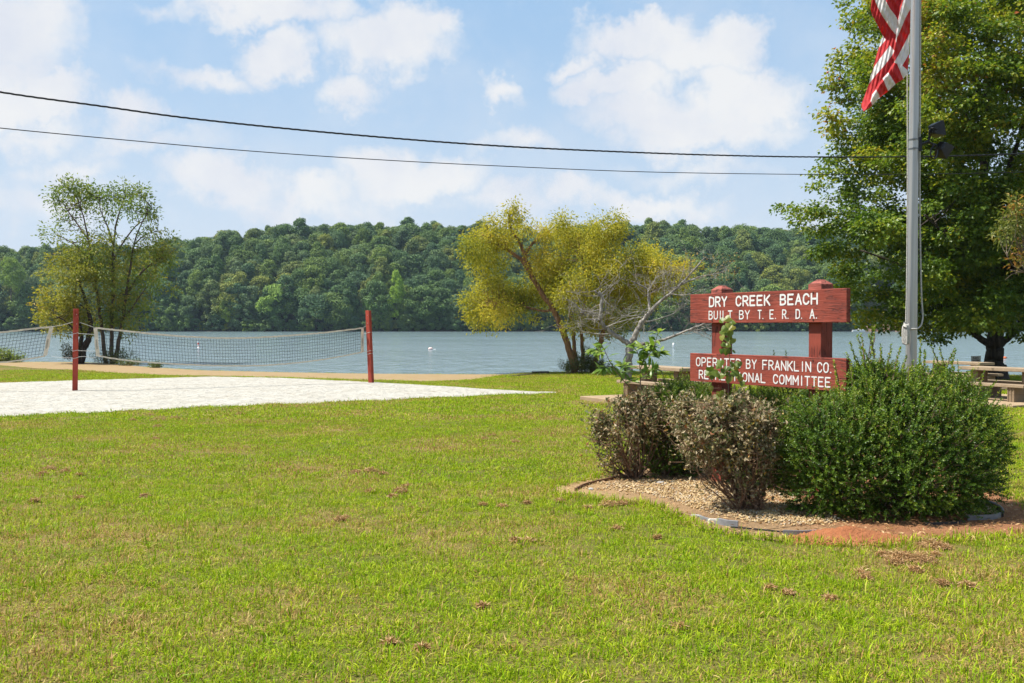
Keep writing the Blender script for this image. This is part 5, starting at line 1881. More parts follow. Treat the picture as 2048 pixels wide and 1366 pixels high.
def build_tables():
    M_TOP = concrete('worn_concrete', (0.27, 0.20, 0.13), (0.36, 0.28, 0.19), .55)
    M_BLK = concrete('block_concrete', (0.18, 0.13, 0.08), (0.26, 0.19, 0.12), .35)
    M_PAD = concrete('pad_concrete', (0.27, 0.19, 0.11), (0.36, 0.27, 0.17), .35)

    def block_pillar(A, cx, cy, wx, wy, z0, z1):
        """stack of hollow concrete blocks, ends recessed"""
        nc = max(1, int(round((z1 - z0) / .20)))
        hh = (z1 - z0) / nc
        for i in range(nc):
            za, zb_ = z0 + i * hh + (.004 if i else 0), z0 + (i + 1) * hh
            A.box((cx - wx / 2 + .012, cy - wy / 2, za), (cx + wx / 2 - .012, cy + wy / 2, zb_))
            for sgn in (-1, 1):                       # ears of the block ends
                for e in (-1, 0, 1):
                    yy = cy + e * (wy / 2 - .016)
                    x_a = cx + sgn * (wx / 2 - .012)
                    x_b = cx + sgn * wx / 2
                    A.box((min(x_a, x_b) + .0005 * (sgn > 0), yy - .015, za + .002), (max(x_a, x_b) - .0005 * (sgn < 0), yy + .015, zb_ - .002))

    def table(cx, cy, ang, label, pad, L=2.2, bench_off=.66, zpad=.11, sides=(-1, 1), bl=1.0):
        z = float(gz(cx, cy))
        ca, sa = math.cos(ang), math.sin(ang)
        rt = root('picnic_table', (cx, cy, z), label, 'picnic table', rotz=ang)
        tz = zpad + .81
        A = Acc().box((-L / 2, -.37, tz - .085), (L / 2, .37, tz))
        link('tabletop', bevel_mesh(A.mesh('tabletop'), .012, 2), M_TOP, rt)
        for sx in (-1, 1):
            B = Acc()
            wx_ = sx * L * .33
            hb = zpad + .43 - .076
            for k in range(4):                              # two courses of blocks from bench to bench
                w_ = (bench_off * 2 + .22) / 4
                y0 = -(bench_off + .11) + k * w_
                for c_ in range(2):
                    za = zpad + c_ * (hb - zpad) / 2 + (.004 if c_ else 0)
                    B.box((wx_ - .095, y0 + (.003 if k else .012), za), (wx_ + .095, y0 + w_ - (.012 if k == 3 else 0), zpad + (c_ + 1) * (hb - zpad) / 2))
                    for e_, yy in ((0, y0), (3, y0 + w_ - .0125)):
                        if k != e_: continue
                        for ex in (-.079, 0, .079): B.box((wx_ + ex - .014, yy, za + .002), (wx_ + ex + .014, yy + .0125, zpad + (c_ + 1) * (hb - zpad) / 2 - .002))
            block_pillar(B, wx_, 0, .20, .40, hb + .001, tz - .086)
            link('support', B.mesh('support'), M_BLK, rt)
        for sy in sides:
            bz = zpad + .43
            A = Acc().box((-L / 2 * bl, sy * bench_off - .15, bz - .075), (L / 2 * bl, sy * bench_off + .15, bz))
            be = link('bench', bevel_mesh(A.mesh('bench'), .012, 2), M_TOP, rt)
        # pad
        w, h = pad
        A = Acc().box((-w / 2, -h / 2, -.05), (w / 2, h / 2, zpad - .001))
        o = link('concrete_pad', bevel_mesh(A.mesh('concrete_pad'), .01), M_PAD, None, (cx, cy, z))
        o.rotation_euler = (0, 0, ang)
        tag(o, kind='structure')
        pads.append([(cx + ca * x - sa * y, cy + sa * x + ca * y) for x, y in ((-w / 2, -h / 2), (w / 2, -h / 2), (w / 2, h / 2), (-w / 2, h / 2))])
        return rt
    for a in TABLES: table(*a[0], **a[1])


TABLES = [
    (((4.05, 26.3, R(-62), 'weathered concrete picnic table behind the left end of the red sign', (2.9, 3.5))), {}),
    (((12.62, 25.5, R(-62), 'weathered concrete picnic table at the right edge in front of the maple trunk', (2.9, 3.4))), {}),
    (((14.74, 32.9, R(-62), 'weathered concrete picnic table behind the other right hand table, beside the small white notice', (2.9, 3.4))), {}),
]


# ------------------------------------------------------------------ things on and by the water
def build_waterside():
    red = simple_mat('buoy_red', (0.5, 0.06, 0.05), 0.5)
    white = simple_mat('buoy_white', (0.78, 0.76, 0.74), 0.5)
    org = simple_mat('buoy_orange', (0.70, 0.16, 0.05), 0.5)
    grey = simple_mat('buoy_grey', (0.50, 0.50, 0.50), 0.6)

    def waterY(py): return (CAMZ - WZ) / (-(P(CX, py, 1.0)[2] - CAMZ))

    def lathe(prof, base, tilt=0.0, sides=14):
        A = Acc()
        pts = [(0 + tilt * z, 0, z) for r, z in prof]
        A.tube(pts, [r for r, z in prof], sides)
        return A.mesh('part', None, smooth=True)
    # red and white striped marker
    Y = waterY(695.5)
    b = P(398, 695.5, Y)
    b[2] = WZ
    k = Y / F
    rt = root('marker_buoy', tuple(b), 'red and white striped marker buoy seen through the long net', 'buoy')
    link('float', lathe([(3.2 * k, -1 * k), (3.2 * k, 1.2 * k), (2.2 * k, 2.2 * k)], b, -.15), white, rt)
    link('spar', lathe([(1.6 * k, 2.2 * k), (1.5 * k, 10 * k)], b, -.15), red, rt)
    for z0_, z1_, r_ in ((4.2, 6.2, 1.75), (10.0, 13.0, 1.6)):
        A = Acc().tube([(-.15 * z0_ * k, 0, z0_ * k), (-.15 * z1_ * k, 0, z1_ * k)], r_ * k, 12)
        link('white_band', A.mesh('white_band'), white, rt)
    # pale pink ball
    Y = waterY(699)
    b = P(861, 698, Y)
    b[2] = WZ
    k = Y / F
    rt = root('mooring_buoy', tuple(b), 'pale pinkish round float lying on the open lake right of the red post', 'buoy')
    bm = bmesh.new()
    bmesh.ops.create_uvsphere(bm, u_segments=16, v_segments=10, radius=3.6 * k)
    for v in bm.verts: v.co.x *= 1.3; v.co.z = v.co.z * .8 + 1.5 * k
    me = bpy.data.meshes.new('ball'); bm.to_mesh(me); bm.free()
    link('ball', me, simple_mat('pink_float', (0.76, 0.55, 0.50), 0.5), rt)
    link('tether', Acc().tube([(4 * k, 0, .5 * k), (8 * k, 0, .3 * k), (10.5 * k, 0, .6 * k)], .55 * k, 6).mesh('tether'), white, rt)
    # white spar buoy
    Y = waterY(697)
    b = P(1347, 697, Y)
    b[2] = WZ
    k = Y / F
    rt = root('spar_buoy', tuple(b), 'upright white cylinder buoy on the lake left of the sign', 'buoy')
    link('spar', lathe([(1.9 * k, -2 * k), (1.9 * k, 10.5 * k), (1.2 * k, 11.2 * k)], b), white, rt)
    link('dark_band', Acc().tube([(0, 0, 6.0 * k), (0, 0, 7.2 * k)], 2.0 * k, 12).mesh('dark_band'), grey, rt)
    # orange float beside the maple trunk
    Y = waterY(717)
    b = P(2009, 716, Y)
    b[2] = WZ
    k = Y / F
    rt = root('orange_buoy', tuple(b), 'orange float on the water just right of the maple trunk', 'buoy')
    bm = bmesh.new()
    bmesh.ops.create_uvsphere(bm, u_segments=14, v_segments=9, radius=3.4 * k)
    for v in bm.verts: v.co.z = v.co.z * .8 + 1.2 * k; v.co.x *= 1.2
    me = bpy.data.meshes.new('ball'); bm.to_mesh(me); bm.free()
    link('ball', me, org, rt)
    link('tip', Acc().tube([(3.2 * k, 0, 1.6 * k), (5.6 * k, 0, 2.0 * k)], [1.6 * k, .5 * k], 8).mesh('tip'), M_TWIG, rt)
    # boat at the far bank
    Y = FAR_SHORE - 4
    b = P(1717, 663, Y)
    b[2] = WZ
    rt = root('motorboat', tuple(b), 'tiny white motorboat at the far bank between the sign and the flagpole', 'boat')
    A = Acc()
    secs = []
    for x, w, zt in ((-2.6, .8, .7), (-1, .95, .75), (1, .9, .85), (2.3, .45, 1.05), (2.9, .06, 1.2)):
        secs.append([(x, -w, zt), (x - .1, -w * .7, .02), (x - .1, w * .7, .02), (x, w, zt)])
    v = np.array(secs).reshape(-1, 3)
    q = []
    for i in range(4):
        for j in range(4): q.append((i * 4 + j, i * 4 + (j + 1) % 4, i * 4 + 4 + (j + 1) % 4, i * 4 + 4 + j))
    q += [(3, 2, 1, 0), (16, 17, 18, 19)]
    A.add(v, q)
    link('hull', A.mesh('hull'), white, rt)
    link('windscreen', Acc().add([(.2, -.7, .85), (.2, .7, .85), (-.2, .6, 1.45), (-.2, -.6, 1.45)], [(0, 1, 2, 3)]).add([(.22, -.7, .85), (.22, .7, .85), (-.18, .6, 1.45), (-.18, -.6, 1.45)], [(3, 2, 1, 0)]).mesh('windscreen'), grey, rt)
    link('outboard_motor', Acc().box((-3.0, -.2, .3), (-2.62, .2, 1.1)).mesh('outboard_motor'), M_BLACKP, rt)

    # timber edge where the lawn meets the water
    tm = simple_mat('dark_wet_timber', (0.045, 0.035, 0.028), 0.85, var=0.4, scale=4)
    tg = simple_mat('grey_timber', (0.30, 0.26, 0.21), 0.9, var=0.3, scale=3)

    def beam(pa, pb, w, h, mat, label, name='edging_timber'):
        a, c = np.array(pa), np.array(pb)
        mid = (a + c) / 2
        d = c - a
        L = np.linalg.norm(d[:2])
        A = Acc().box((-L / 2, -w / 2, 0), (L / 2, w / 2, h))
        o = link(name, bevel_mesh(A.mesh(name), .012), mat, None, tuple(mid))
        o.rotation_euler = (0, 0, math.atan2(d[1], d[0]))
        tag(o, label, 'timber', 'edging timbers along the lawn')
        return o

    def gp(px, py):
        p = G(px, py)
        p[2] = float(gz(p[0], p[1])) - .03
        return p
    beam(gp(1065, 747.5), gp(1097, 746.8), .22, .14, tm, 'dark squared timber on the lawn edge left of the yellow willow')
    beam(gp(1018, 753.5), gp(1064, 750.2), .14, .09, tm, 'dark thin timber where the lawn meets the beach sand')
    beam(gp(1097, 745.6), gp(1262, 745.2), .12, .08, tg, 'long pale weathered timber along the waterline under the yellow willow')

    # small notice between the tables and the water
    Yn = 41.0
    g0 = P(1951, 770, Yn)
    zg = float(gz(0, Yn))
    rt = root('notice_sign', (g0[0], Yn, zg), 'small white notice reading NO with a smaller line, beside the maple trunk', 'sign')
    a, c = P(1943, 724.5, Yn), P(1961, 712.5, Yn)
    w = c[0] - a[0]
    h = c[2] - a[2]
    z0 = a[2] - zg
    x0 = a[0] - g0[0]
    A = Acc().box((x0, 0, z0), (x0 + w, .02, z0 + h))
    pnl = link('panel', A.mesh('panel'), simple_mat('notice_white', (0.62, 0.62, 0.58), 0.5), rt)
    B = Acc()
    t_ = .012
    B.box((x0 - t_, -.006, z0 - t_), (x0, .026, z0 + h + t_)); B.box((x0 + w, -.006, z0 - t_), (x0 + w + t_, .026, z0 + h + t_))
    B.box((x0, -.006, z0 - t_), (x0 + w, .026, z0)); B.box((x0, -.006, z0 + h), (x0 + w, .026, z0 + h + t_))
    link('frame', B.mesh('frame'), grey, pnl)
    S = Acc()
    word(S, 'NO', x0 + w * .20, x0 + w * .74, z0 + h * .54, z0 + h * .84, .022, -.004)
    word(S, 'LIFEGUARD', x0 + w * .10, x0 + w * .90, z0 + h * .16, z0 + h * .42, .013, -.004)
    link('lettering', S.mesh('lettering'), simple_mat('notice_brown', (0.09, 0.05, 0.045), 0.6), pnl)
    for s in (.2, .8): link('leg', Acc().tube([(x0 + w * s, .035, -.2), (x0 + w * s, .035, z0 + h * .6)], .016, 8).mesh('leg'), grey, rt)


M_BLACKP = simple_mat('black_plastic', (0.02, 0.02, 0.022), 0.5)


# ------------------------------------------------------------------ bushes in the planting bed
def sprig_bush(name, label, cat, base, blobs, nspr, mat, leafL=.026, leafW=.017, length=(.06, .15), nleaf=9, seed_tint=None, tall=(), core=True, upw=.35, spike=None):
    """evergreen bush of many short leafy shoots. blobs: (centre xyz, radii xyz, weight)"""
    A, T = Acc(), Acc()
    wt = np.array([b[2] for b in blobs], float)
    wt /= wt.sum()
    which = rng.choice(len(blobs), nspr, p=wt)
    C = np.array([b[0] for b in blobs])[which]
    Rr = np.array([b[1] for b in blobs])[which]
    d = rand_dirs(nspr)
    rad = rng.uniform(0.55, 1.0, nspr) ** 0.5
    o = C + d * Rr * rad[:, None]
    dr = nrm(d * np.array((1, 1, .8)) / Rr * Rr.mean() + np.array((0, 0, upw)) + rng.normal(size=(nspr, 3)) * .35)
    L = rng.uniform(*length, nspr) * np.where(rng.uniform(0, 1, nspr) < .06, 1.7, 1)
    for tp in tall:                              # long shoots: (origin, tip)
        a, b = np.array(tp[0]), np.array(tp[1])
        m = max(6, int(np.linalg.norm(b - a) / .016))
        f = np.linspace(.1, 1, m)[:, None]
        sdir = nrm((b - a)[None])
        for rep in range(2):
            pr = nrm(np.cross(sdir, rng.normal(size=(m, 3))))
            ax = nrm(pr * .8 + sdir * .8)
            lv, lq = leaves(a + (b - a) * f, ax, nrm(np.cross(ax, np.cross(sdir, ax)) + rng.normal(size=(m, 3)) * .4), leafL * 1.25 * (1.15 - .5 * f[:, 0]), leafW * 1.3, .5, .05)
            A.add(lv, lq, None, np.clip(rng.normal(.62, .14, m), 0, 1))
        T.tube([a, (a + b) / 2 + rng.normal(size=3) * .01, b], [.005, .004, .002], 4, caps=False)
    # keep above ground
    gzv = gz(o[:, 0], o[:, 1]) + .01
    ok = o[:, 2] > gzv
    o, dr, L = o[ok], dr[ok], L[ok]
    n = len(o)
    side = nrm(np.cross(dr, rng.normal(size=(n, 3))))
    side2 = np.cross(dr, side)
    tb = rng.normal(0, .10, n)
    for k in range(nleaf):
        f = (k + .5) / nleaf
        cnt = np.where(L > length[1] * 1.2)[0]
        for rep in range(2):
            ang = k * 1.57 + rep * math.pi
            perp = side * math.cos(ang) + side2 * math.sin(ang)
            pos = o + dr * (L * f)[:, None]
            ax = nrm(perp * .8 + dr * .75 + rng.normal(size=(n, 3)) * .25)
            no = nrm(np.cross(ax, np.cross(dr, ax)) + rng.normal(size=(n, 3)) * .3)
            sz = rng.uniform(.7, 1.2, n) * (1.0 - .3 * f) 
            v, q = leaves(pos, ax, no, leafL * sz, leafW * sz, .5, .05)
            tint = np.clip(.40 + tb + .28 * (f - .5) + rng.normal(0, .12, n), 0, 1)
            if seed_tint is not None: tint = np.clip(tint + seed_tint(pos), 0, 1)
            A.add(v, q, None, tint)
    st = rng.choice(n, n // 3, replace=False)
    for i in st: T.tube([o[i] - dr[i] * .05, o[i] + dr[i] * L[i]], [.0025, .0012], 3, caps=False)
    # woody stems inside
    for k in range(26):
        b = np.array(base) + np.array((rng.normal() * .12, rng.normal() * .10, -.03))
        j = rng.integers(0, n)
        e = o[j]
        T.tube(smooth_path([b, (b + e) / 2 + np.array((0, 0, .08)) + rng.normal(size=3) * .05, e], 6), [.016, .004], 5, caps=False)
    rt = root(name, tuple(base), label, cat)
    link('stems', T.mesh('stems', base), M_TWIG, rt)
    link('foliage', A.mesh('foliage', base), mat, rt)
    return rt


def build_bushes():
    box_leaf = leaf_mat('boxwood_leaf', [(0, (0.030, 0.070, 0.008)), (0.4, (0.092, 0.168, 0.015)), (0.7, (0.205, 0.275, 0.022)), (0.9, (0.31, 0.33, 0.035)), (1, (0.42, 0.29, 0.05))], 0.34, 0.42, 0.3, 0.45, 3.0)
    # big bush
    Yc = 9.35
    k = Yc / F
    cx = (1790 - CX) * k
    zg = float(gz(0, Yc))

    def W(px, py, dy=0.0): return P(px, py, Yc + dy)
    blobs = []
    for px, py, dy, rx, ry, rz, w in [
        (1790, 900, 0, 200, 140, .80, 5), (1690, 910, -.1, 128, 122, .60, 3), (1878, 885, .05, 112, 150, .65, 3), (1780, 860, .05, 140, 104, .65, 3), (1660, 950, -.15, 100, 96, .50, 2),
        (1888, 960, -.1, 98, 90, .55, 2), (1790, 965, -.30, 170, 84, .55, 3), (1668, 862, .0, 86, 44, .45, 1.6), (1748, 785, .2, 52, 46, .35, 1.2), (1820, 785, .15, 80, 44, .45, 1.4), (1885, 812, .1, 66, 52, .45, 1.4), (1948, 890, .1, 52, 95, .45, 1.3), (1745, 765, .2, 40, 36, .3, .8), (1640, 880, -.1, 84, 90, .5, 1.6)]:
        c = W(px, py, dy)
        blobs.append((c, (rx * k, rz, ry * k), w))
    tall = []
    for px0, py0, px1, py1 in [(1738, 740, 1745, 655), (1732, 730, 1715, 672), (1745, 735, 1730, 700), (1722, 735, 1700, 685), (1712, 745, 1694, 706), (1728, 700, 1722, 668), (1760, 745, 1762, 690), (1772, 745, 1782, 690), (1785, 742, 1800, 696), (1800, 745, 1812, 712), (1775, 735, 1760, 698),
                               (1836, 740, 1842, 680), (1846, 742, 1850, 702), (1895, 745, 1878, 694), (1897, 740, 1910, 702), (1886, 730, 1862, 690), (1893, 720, 1908, 698), (1935, 770, 1946, 738), (1955, 780, 1968, 742), (1962, 790, 1985, 770), (1935, 765, 1938, 745), (1680, 780, 1668, 722),
                               (1990, 840, 2008, 812), (2000, 880, 2026, 872), (1995, 850, 2020, 840), (1870, 745, 1868, 715), (1815, 750, 1826, 722), (1705, 755, 1702, 722), (1750, 700, 1738, 668), (1742, 690, 1750, 648)]:
        dy = rng.uniform(-.15, .25)
        tall.append((W(px0, py0 + 18, dy), W(px1, py1, dy + rng.normal() * .04)))
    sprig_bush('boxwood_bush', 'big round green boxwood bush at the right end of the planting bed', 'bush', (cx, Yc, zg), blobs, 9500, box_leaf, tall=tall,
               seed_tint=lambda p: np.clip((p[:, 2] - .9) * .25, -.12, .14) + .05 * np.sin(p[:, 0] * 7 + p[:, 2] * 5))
    # reddish dead leaves low at its foot
    # green boxwoods behind the brown shrubs
    for lab, Yb, lst, n, tl in [
        ('green boxwood bush below the left end of the sign, behind the brown shrubs', 11.9, [(1345, 860, 0, 62, 100, .45, 3), (1395, 850, .1, 55, 95, .45, 2), (1320, 825, 0, 36, 40, .3, 1), (1365, 805, 0, 46, 30, .35, 1), (1330, 930, -.1, 70, 40, .4, 1)], 2900,
         [(1352, 765, 1365, 735), (1330, 770, 1322, 742), (1372, 760, 1374, 738), (1390, 765, 1396, 745)]),
        ('dark green boxwood bush under the middle of the sign, left of the big bush', 10.9, [(1530, 880, 0, 76, 96, .50, 3), (1585, 870, .1, 60, 90, .45, 2), (1500, 830, .2, 60, 48, .4, 1.5), (1570, 805, .15, 60, 34, .4, 1.2), (1450, 850, .5, 60, 70, .4, 1.5), (1540, 950, -.1, 70, 50, .4, 1)], 3300,
         [(1548, 760, 1548, 702), (1572, 760, 1572, 702), (1590, 790, 1600, 768)])]:
        kk = Yb / F
        bl = [(P(px, py, Yb + dy), (rx * kk, rz, ry * kk), w) for px, py, dy, rx, ry, rz, w in lst]
        c = P(lst[0][0], 900, Yb)
        sprig_bush('boxwood_bush', lab, 'bush', (c[0], Yb, float(gz(0, Yb))), bl, n, box_leaf, tall=[(P(a, b, Yb), P(c_, d_, Yb)) for a, b, c_, d_ in tl], leafL=.023, leafW=.014,
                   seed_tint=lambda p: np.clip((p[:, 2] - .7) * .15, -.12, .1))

    # brown dying shrubs
    dead_leaf = leaf_mat('withered_leaf', [(0, (0.06, 0.08, 0.03)), (0.2, (0.13, 0.15, 0.05)), (0.36, (0.25, 0.20, 0.11)), (0.58, (0.34, 0.265, 0.155)), (0.78, (0.43, 0.345, 0.225)), (0.9, (0.40, 0.29, 0.05)), (1, (0.30, 0.12, 0.05))], 0.2, 0.6, 0.3)
    stem_m = bark_mat('brown_stem', (0.13, 0.075, 0.045), (0.34, 0.21, 0.135), 22)

    def brown(px, py, blobs, nstem, label, green=.0, nsp=900, top_py=784, wid=.10):
        b = G(px, py)
        Yb = b[1]
        kk = Yb / F
        A, T = Acc(), Acc()
        tips = []
        wt = np.array([q[6] for q in blobs], float)
        wt /= wt.sum()

        def sample(n, lo):
            w = rng.choice(len(blobs), n, p=wt)
            d = rand_dirs(n) * (rng.uniform(lo, 1, (n, 1)) ** (1 / 2.2))
            out = []
            for i in range(n):
                q = blobs[w[i]]
                out.append(P(q[0] + d[i, 0] * q[3], q[1] - d[i, 2] * q[4], Yb + q[2] + d[i, 1] * q[5]))
            return np.array(out), d
        ends, _ = sample(nstem, .3)
        nodes = []
        for e in ends:
            s = b + np.array((rng.normal() * wid * .5, rng.normal() * wid * .4, -.02))
            m1 = s + (e - s) * np.array((.42, .42, .30)) + rng.normal(size=3) * .035
            m2 = s + (e - s) * np.array((.80, .80, .68)) + rng.normal(size=3) * .045
            pth = smooth_path([s, m1, m2, e], 12)
            T.tube(pth, np.linspace(rng.uniform(.006, .013), .003, len(pth)), 5, caps=False)
            nodes.append(pth[2:])
        nodes = np.concatenate(nodes)
        sp, d = sample(nsp, .15)
        wild = rng.uniform(0, 1, nsp) < .30
        cen = sp.mean(0)
        sp[wild] = cen + (sp[wild] - cen) * rng.uniform(1.0, 1.48, (wild.sum(), 1))
        ztop = np.array([P(CX, top_py + 34 * (.5 + .3 * math.sin(q[0] * 11.0) + .2 * math.sin(q[0] * 23.0 + q[1] * 7)) - 4, q[1])[2] for q in sp])
        over = sp[:, 2] > ztop
        sp[over, 2] = ztop[over] - rng.uniform(0, .30, over.sum())
        for i in range(nsp):
            j = np.argmin(np.linalg.norm(nodes - sp[i], axis=1) + np.where(nodes[:, 2] > sp[i, 2], .25, 0))
            a = nodes[j]
            T.tube([a, (a + sp[i]) / 2 + rng.normal(size=3) * .02, sp[i]], [.0032, .0022, .0012], 3, caps=False)
            if sp[i, 2] - b[2] < .50 and rng.uniform() < .72: continue
            lump = math.sin(sp[i, 0] * 13 + 1) * math.cos(sp[i, 2] * 12 + sp[i, 1] * 5)
            if lump < -.10 and rng.uniform() < .78: continue
            m = rng.integers(4, 10)
            seg = rng.uniform(.25, 1.1, (m, 1))
            p = a + (sp[i] - a) * seg + rng.normal(size=(m, 3)) * .028
            ax = rng.normal(size=(m, 3)) + np.array((0, 0, -.25))
            no = nrm(rng.normal(size=(m, 3)) * .7 + np.array((0, 0, .6)))
            Lf = rng.uniform(.026, .056, m)
            v, q = leaves(p, ax, no, Lf, Lf * .6, .5, .3)
            gb = -.32 if rng.uniform() < green else 0
            A.add(v, q, None, np.clip(rng.normal(.55, .22, m) + gb, 0, 1))
        rt = root('withered_shrub', tuple(b), label, 'shrub')
        link('stems', T.mesh('stems', b), stem_m, rt)
        link('foliage', A.mesh('foliage', b), dead_leaf, rt)
    brown(1500, 1022, [(1460, 850, .0, 96, 78, .45, 3), (1400, 870, .1, 50, 60, .35, 1.2), (1520, 880, -.05, 46, 86, .35, 1.6), (1440, 795, .1, 60, 44, .3, 1.2), (1490, 930, -.05, 62, 62, .3, 1), (1500, 805, .1, 40, 36, .25, .6), (1378, 835, .35, 44, 46, .3, 1.1), (1400, 795, .3, 36, 26, .25, .6), (1420, 930, .1, 36, 46, .25, .6), (1490, 965, -.02, 50, 46, .22, 1.2), (1545, 900, 0, 34, 60, .25, .6)], 64,
          'large withered brown shrub in the middle of the planting bed, in front of the sign', .40, 2500)
    brown(1270, 957, [(1250, 860, .0, 58, 74, .45, 2.2), (1290, 830, .1, 62, 52, .4, 1.6), (1225, 890, -.05, 36, 60, .3, 1.2), (1330, 840, .2, 50, 56, .35, 1.2), (1270, 790, .1, 46, 30, .3, .8), (1205, 855, .0, 18, 26, .15, .4), (1240, 920, 0, 34, 34, .2, .8), (1190, 840, 0, 16, 30, .15, .2)], 50,
          'withered brown shrub at the left end of the planting bed, a green weed in it', .42, 1800, 772)
    brown(1308, 946, [(1330, 870, .1, 40, 48, .3, 1.2), (1300, 860, .2, 34, 50, .3, 1), (1345, 830, .25, 40, 36, .3, .8)], 20,
          'small forked brown shrub behind the left withered shrub', .4, 330, 780, wid=.05)

    # fresh green weed growing out of the left brown shrub
    Yw = 11.75
    weed_leaf = leaf_mat('pokeweed_leaf', [(0, (0.07, 0.14, 0.02)), (0.5, (0.15, 0.25, 0.035)), (1, (0.28, 0.36, 0.07))], 0.42, .4, .4)
    A, T = Acc(), Acc()
    stems = [[(1285, 822), (1277, 793), (1252, 767), (1225, 733), (1212, 707), (1204, 690)], [(1282, 800), (1281, 776), (1280, 739), (1276, 707), (1264, 690)], [(1280, 739), (1290, 720), (1308, 692), (1316, 665)], [(1276, 712), (1290, 695), (1300, 690)],
             [(1225, 733), (1210, 735), (1198, 741)], [(1252, 767), (1250, 745), (1247, 730)], [(1212, 707), (1200, 702), (1186, 702)], [(1295, 712), (1310, 707), (1322, 704)], [(1281, 760), (1298, 745), (1310, 738)]]

    def big_leaf(p, ax, no, L, w, tint):
        ax = nrm(np.array(ax, float)[None])[0]
        sdv = nrm(np.cross(ax, no)[None])[0]
        up = np.cross(sdv, ax)
        prof = [(0, .05), (.2, .55), (.45, 1.0), (.7, .75), (.88, .32), (1.0, .02)]
        vs = []
        for t_, ww in prof:
            c = p + ax * L * t_ - up * L * .35 * t_ * t_
            vs += [c + sdv * w * .5 * ww + up * .12 * w * ww, c, c - sdv * w * .5 * ww + up * .12 * w * ww]
        q = []
        for i in range(len(prof) - 1):
            a = i * 3
            q += [(a, a + 1, a + 4, a + 3), (a + 1, a + 2, a + 5, a + 4)]
        A.add(vs, q, None, tint)
    for si, st in enumerate(stems):
        w = smooth_path([P(x, y, Yw + .03 * si) for x, y in st], 14)
        T.tube(w, np.linspace(.009 if si < 2 else .005, .003, len(w)), 6)
        n = len(w)
        lo_i = 4 if si < 2 else 1
        for i in range(lo_i, n):
            for _ in range(2 if i < n - 2 else 4):
                if rng.uniform() < .30 and i < n - 2: continue
                d = w[i] - w[i - 1]
                ax = nrm((rng.normal(size=3) * np.array((1, .8, .4)) + nrm(d[None])[0] * .5)[None])[0]
                big_leaf(w[i], ax, nrm((np.array((0, -.3, 1.0)) + rng.normal(size=3) * .35)[None])[0], rng.uniform(.09, .18) * (0.8 if i > n - 3 else 1), rng.uniform(.034, .062), rng.uniform(.2, 1))
    b = P(1285, 822, Yw)
    b[2] = float(gz(0, Yw))
    T.tube([b, P(1285, 822, Yw)], .009, 6)
    rt = root('tall_weed', tuple(b), 'tall bright green weed growing up through the left withered shrub', 'weed')
    link('stems', T.mesh('stems', b), simple_mat('weed_stem', (0.16, 0.10, 0.07), 0.6), rt)
    link('foliage', A.mesh('foliage', b), weed_leaf, rt)

    # heart leaved vine climbing the left post of the sign
    vine_leaf = leaf_mat('vine_leaf', [(0, (0.07, 0.13, 0.015)), (0.5, (0.145, 0.20, 0.025)), (0.85, (0.25, 0.26, 0.04)), (1, (0.40, 0.29, 0.05))], 0.38, .4, .4)
    A, T = Acc(), Acc()
    Yv = 10.42
    w = smooth_path([P(1455, 830, Yv - .05), P(1457, 770, Yv - .05), P(1460, 725, Yv), P(1455, 680, Yv), P(1456, 645, Yv), P(1452, 636, Yv)], 24)
    T.tube(w, np.linspace(.006, .003, len(w)), 5)

    def heart(px, py, dy, size, rot, tint):
        c = P(px, py, Yv + dy)
        no = nrm((np.array((rng.normal() * .35 - .25, -1.0, .35 + rng.normal() * .3)))[None])[0]
        dn = np.array((math.sin(rot), 0, -math.cos(rot)))
        dn = nrm((dn - no * dn.dot(no))[None])[0]
        sdv = np.cross(no, dn)
        out_ = [(0, 0), (.28, -.16), (.5, .02), (.5, .32), (.32, .66), (0, 1.0), (-.32, .66), (-.5, .32), (-.5, .02), (-.28, -.16)]
        vs = [c + no * (.0)] + [c + sdv * size * x + dn * size * (y - .3) - no * size * .25 * abs(x) ** 1.5 for x, y in out_]
        ctr = c + dn * size * .1 + no * size * .05
        vs[0] = ctr
        A.add(vs, None, [(0, 1 + i, 1 + (i + 1) % 10) for i in range(10)], tint)
        j = np.argmin(np.linalg.norm(w - c, axis=1))
        T.tube([w[j], (w[j] + c) / 2 + np.array((0, -.01, .015)), c], .0016, 3, caps=False)
    z5 = [(440, 430), (505, 415), (530, 450), (490, 470), (525, 490), (465, 530), (515, 540), (445, 575), (490, 590), (530, 600), (450, 635), (500, 640), (435, 690), (475, 692), (500, 505), (520, 455), (470, 500),
          (345, 850), (425, 790), (390, 880), (480, 840), (530, 805), (582, 800), (590, 905), (520, 840), (545, 880), (610, 965), (490, 890), (360, 910), (560, 830), (455, 860), (420, 1080), (355, 1010), (430, 1060), (370, 860), (335, 870), (410, 820), (500, 930), (565, 880), (600, 935), (440, 900), (515, 900)]
    for x, y in z5:
        heart(1340 + x / 4.27 + rng.normal(), 540 + y / 4.27, rng.uniform(-.10, .0), rng.uniform(.055, .085), rng.normal() * .5, np.clip(rng.normal(.45, .22), 0, 1))
    for x, y in [(510, 700), (540, 690), (520, 660), (550, 700)]: heart(1340 + x / 4.27, 540 + y / 4.27, -.03, .025, rng.normal(), .15)
    b = np.array((w[0][0], w[0][1], float(gz(0, w[0][1]))))
    T.tube([b, w[0]], .006, 5)
    rt = root('climbing_vine', tuple(b), 'yellow green heart leaved vine climbing up in front of the left sign post', 'vine')
    link('stem', T.mesh('stem', b), simple_mat('vine_stem', (0.15, 0.10, 0.06), 0.7), rt)
    link('foliage', A.mesh('foliage', b), vine_leaf, rt)


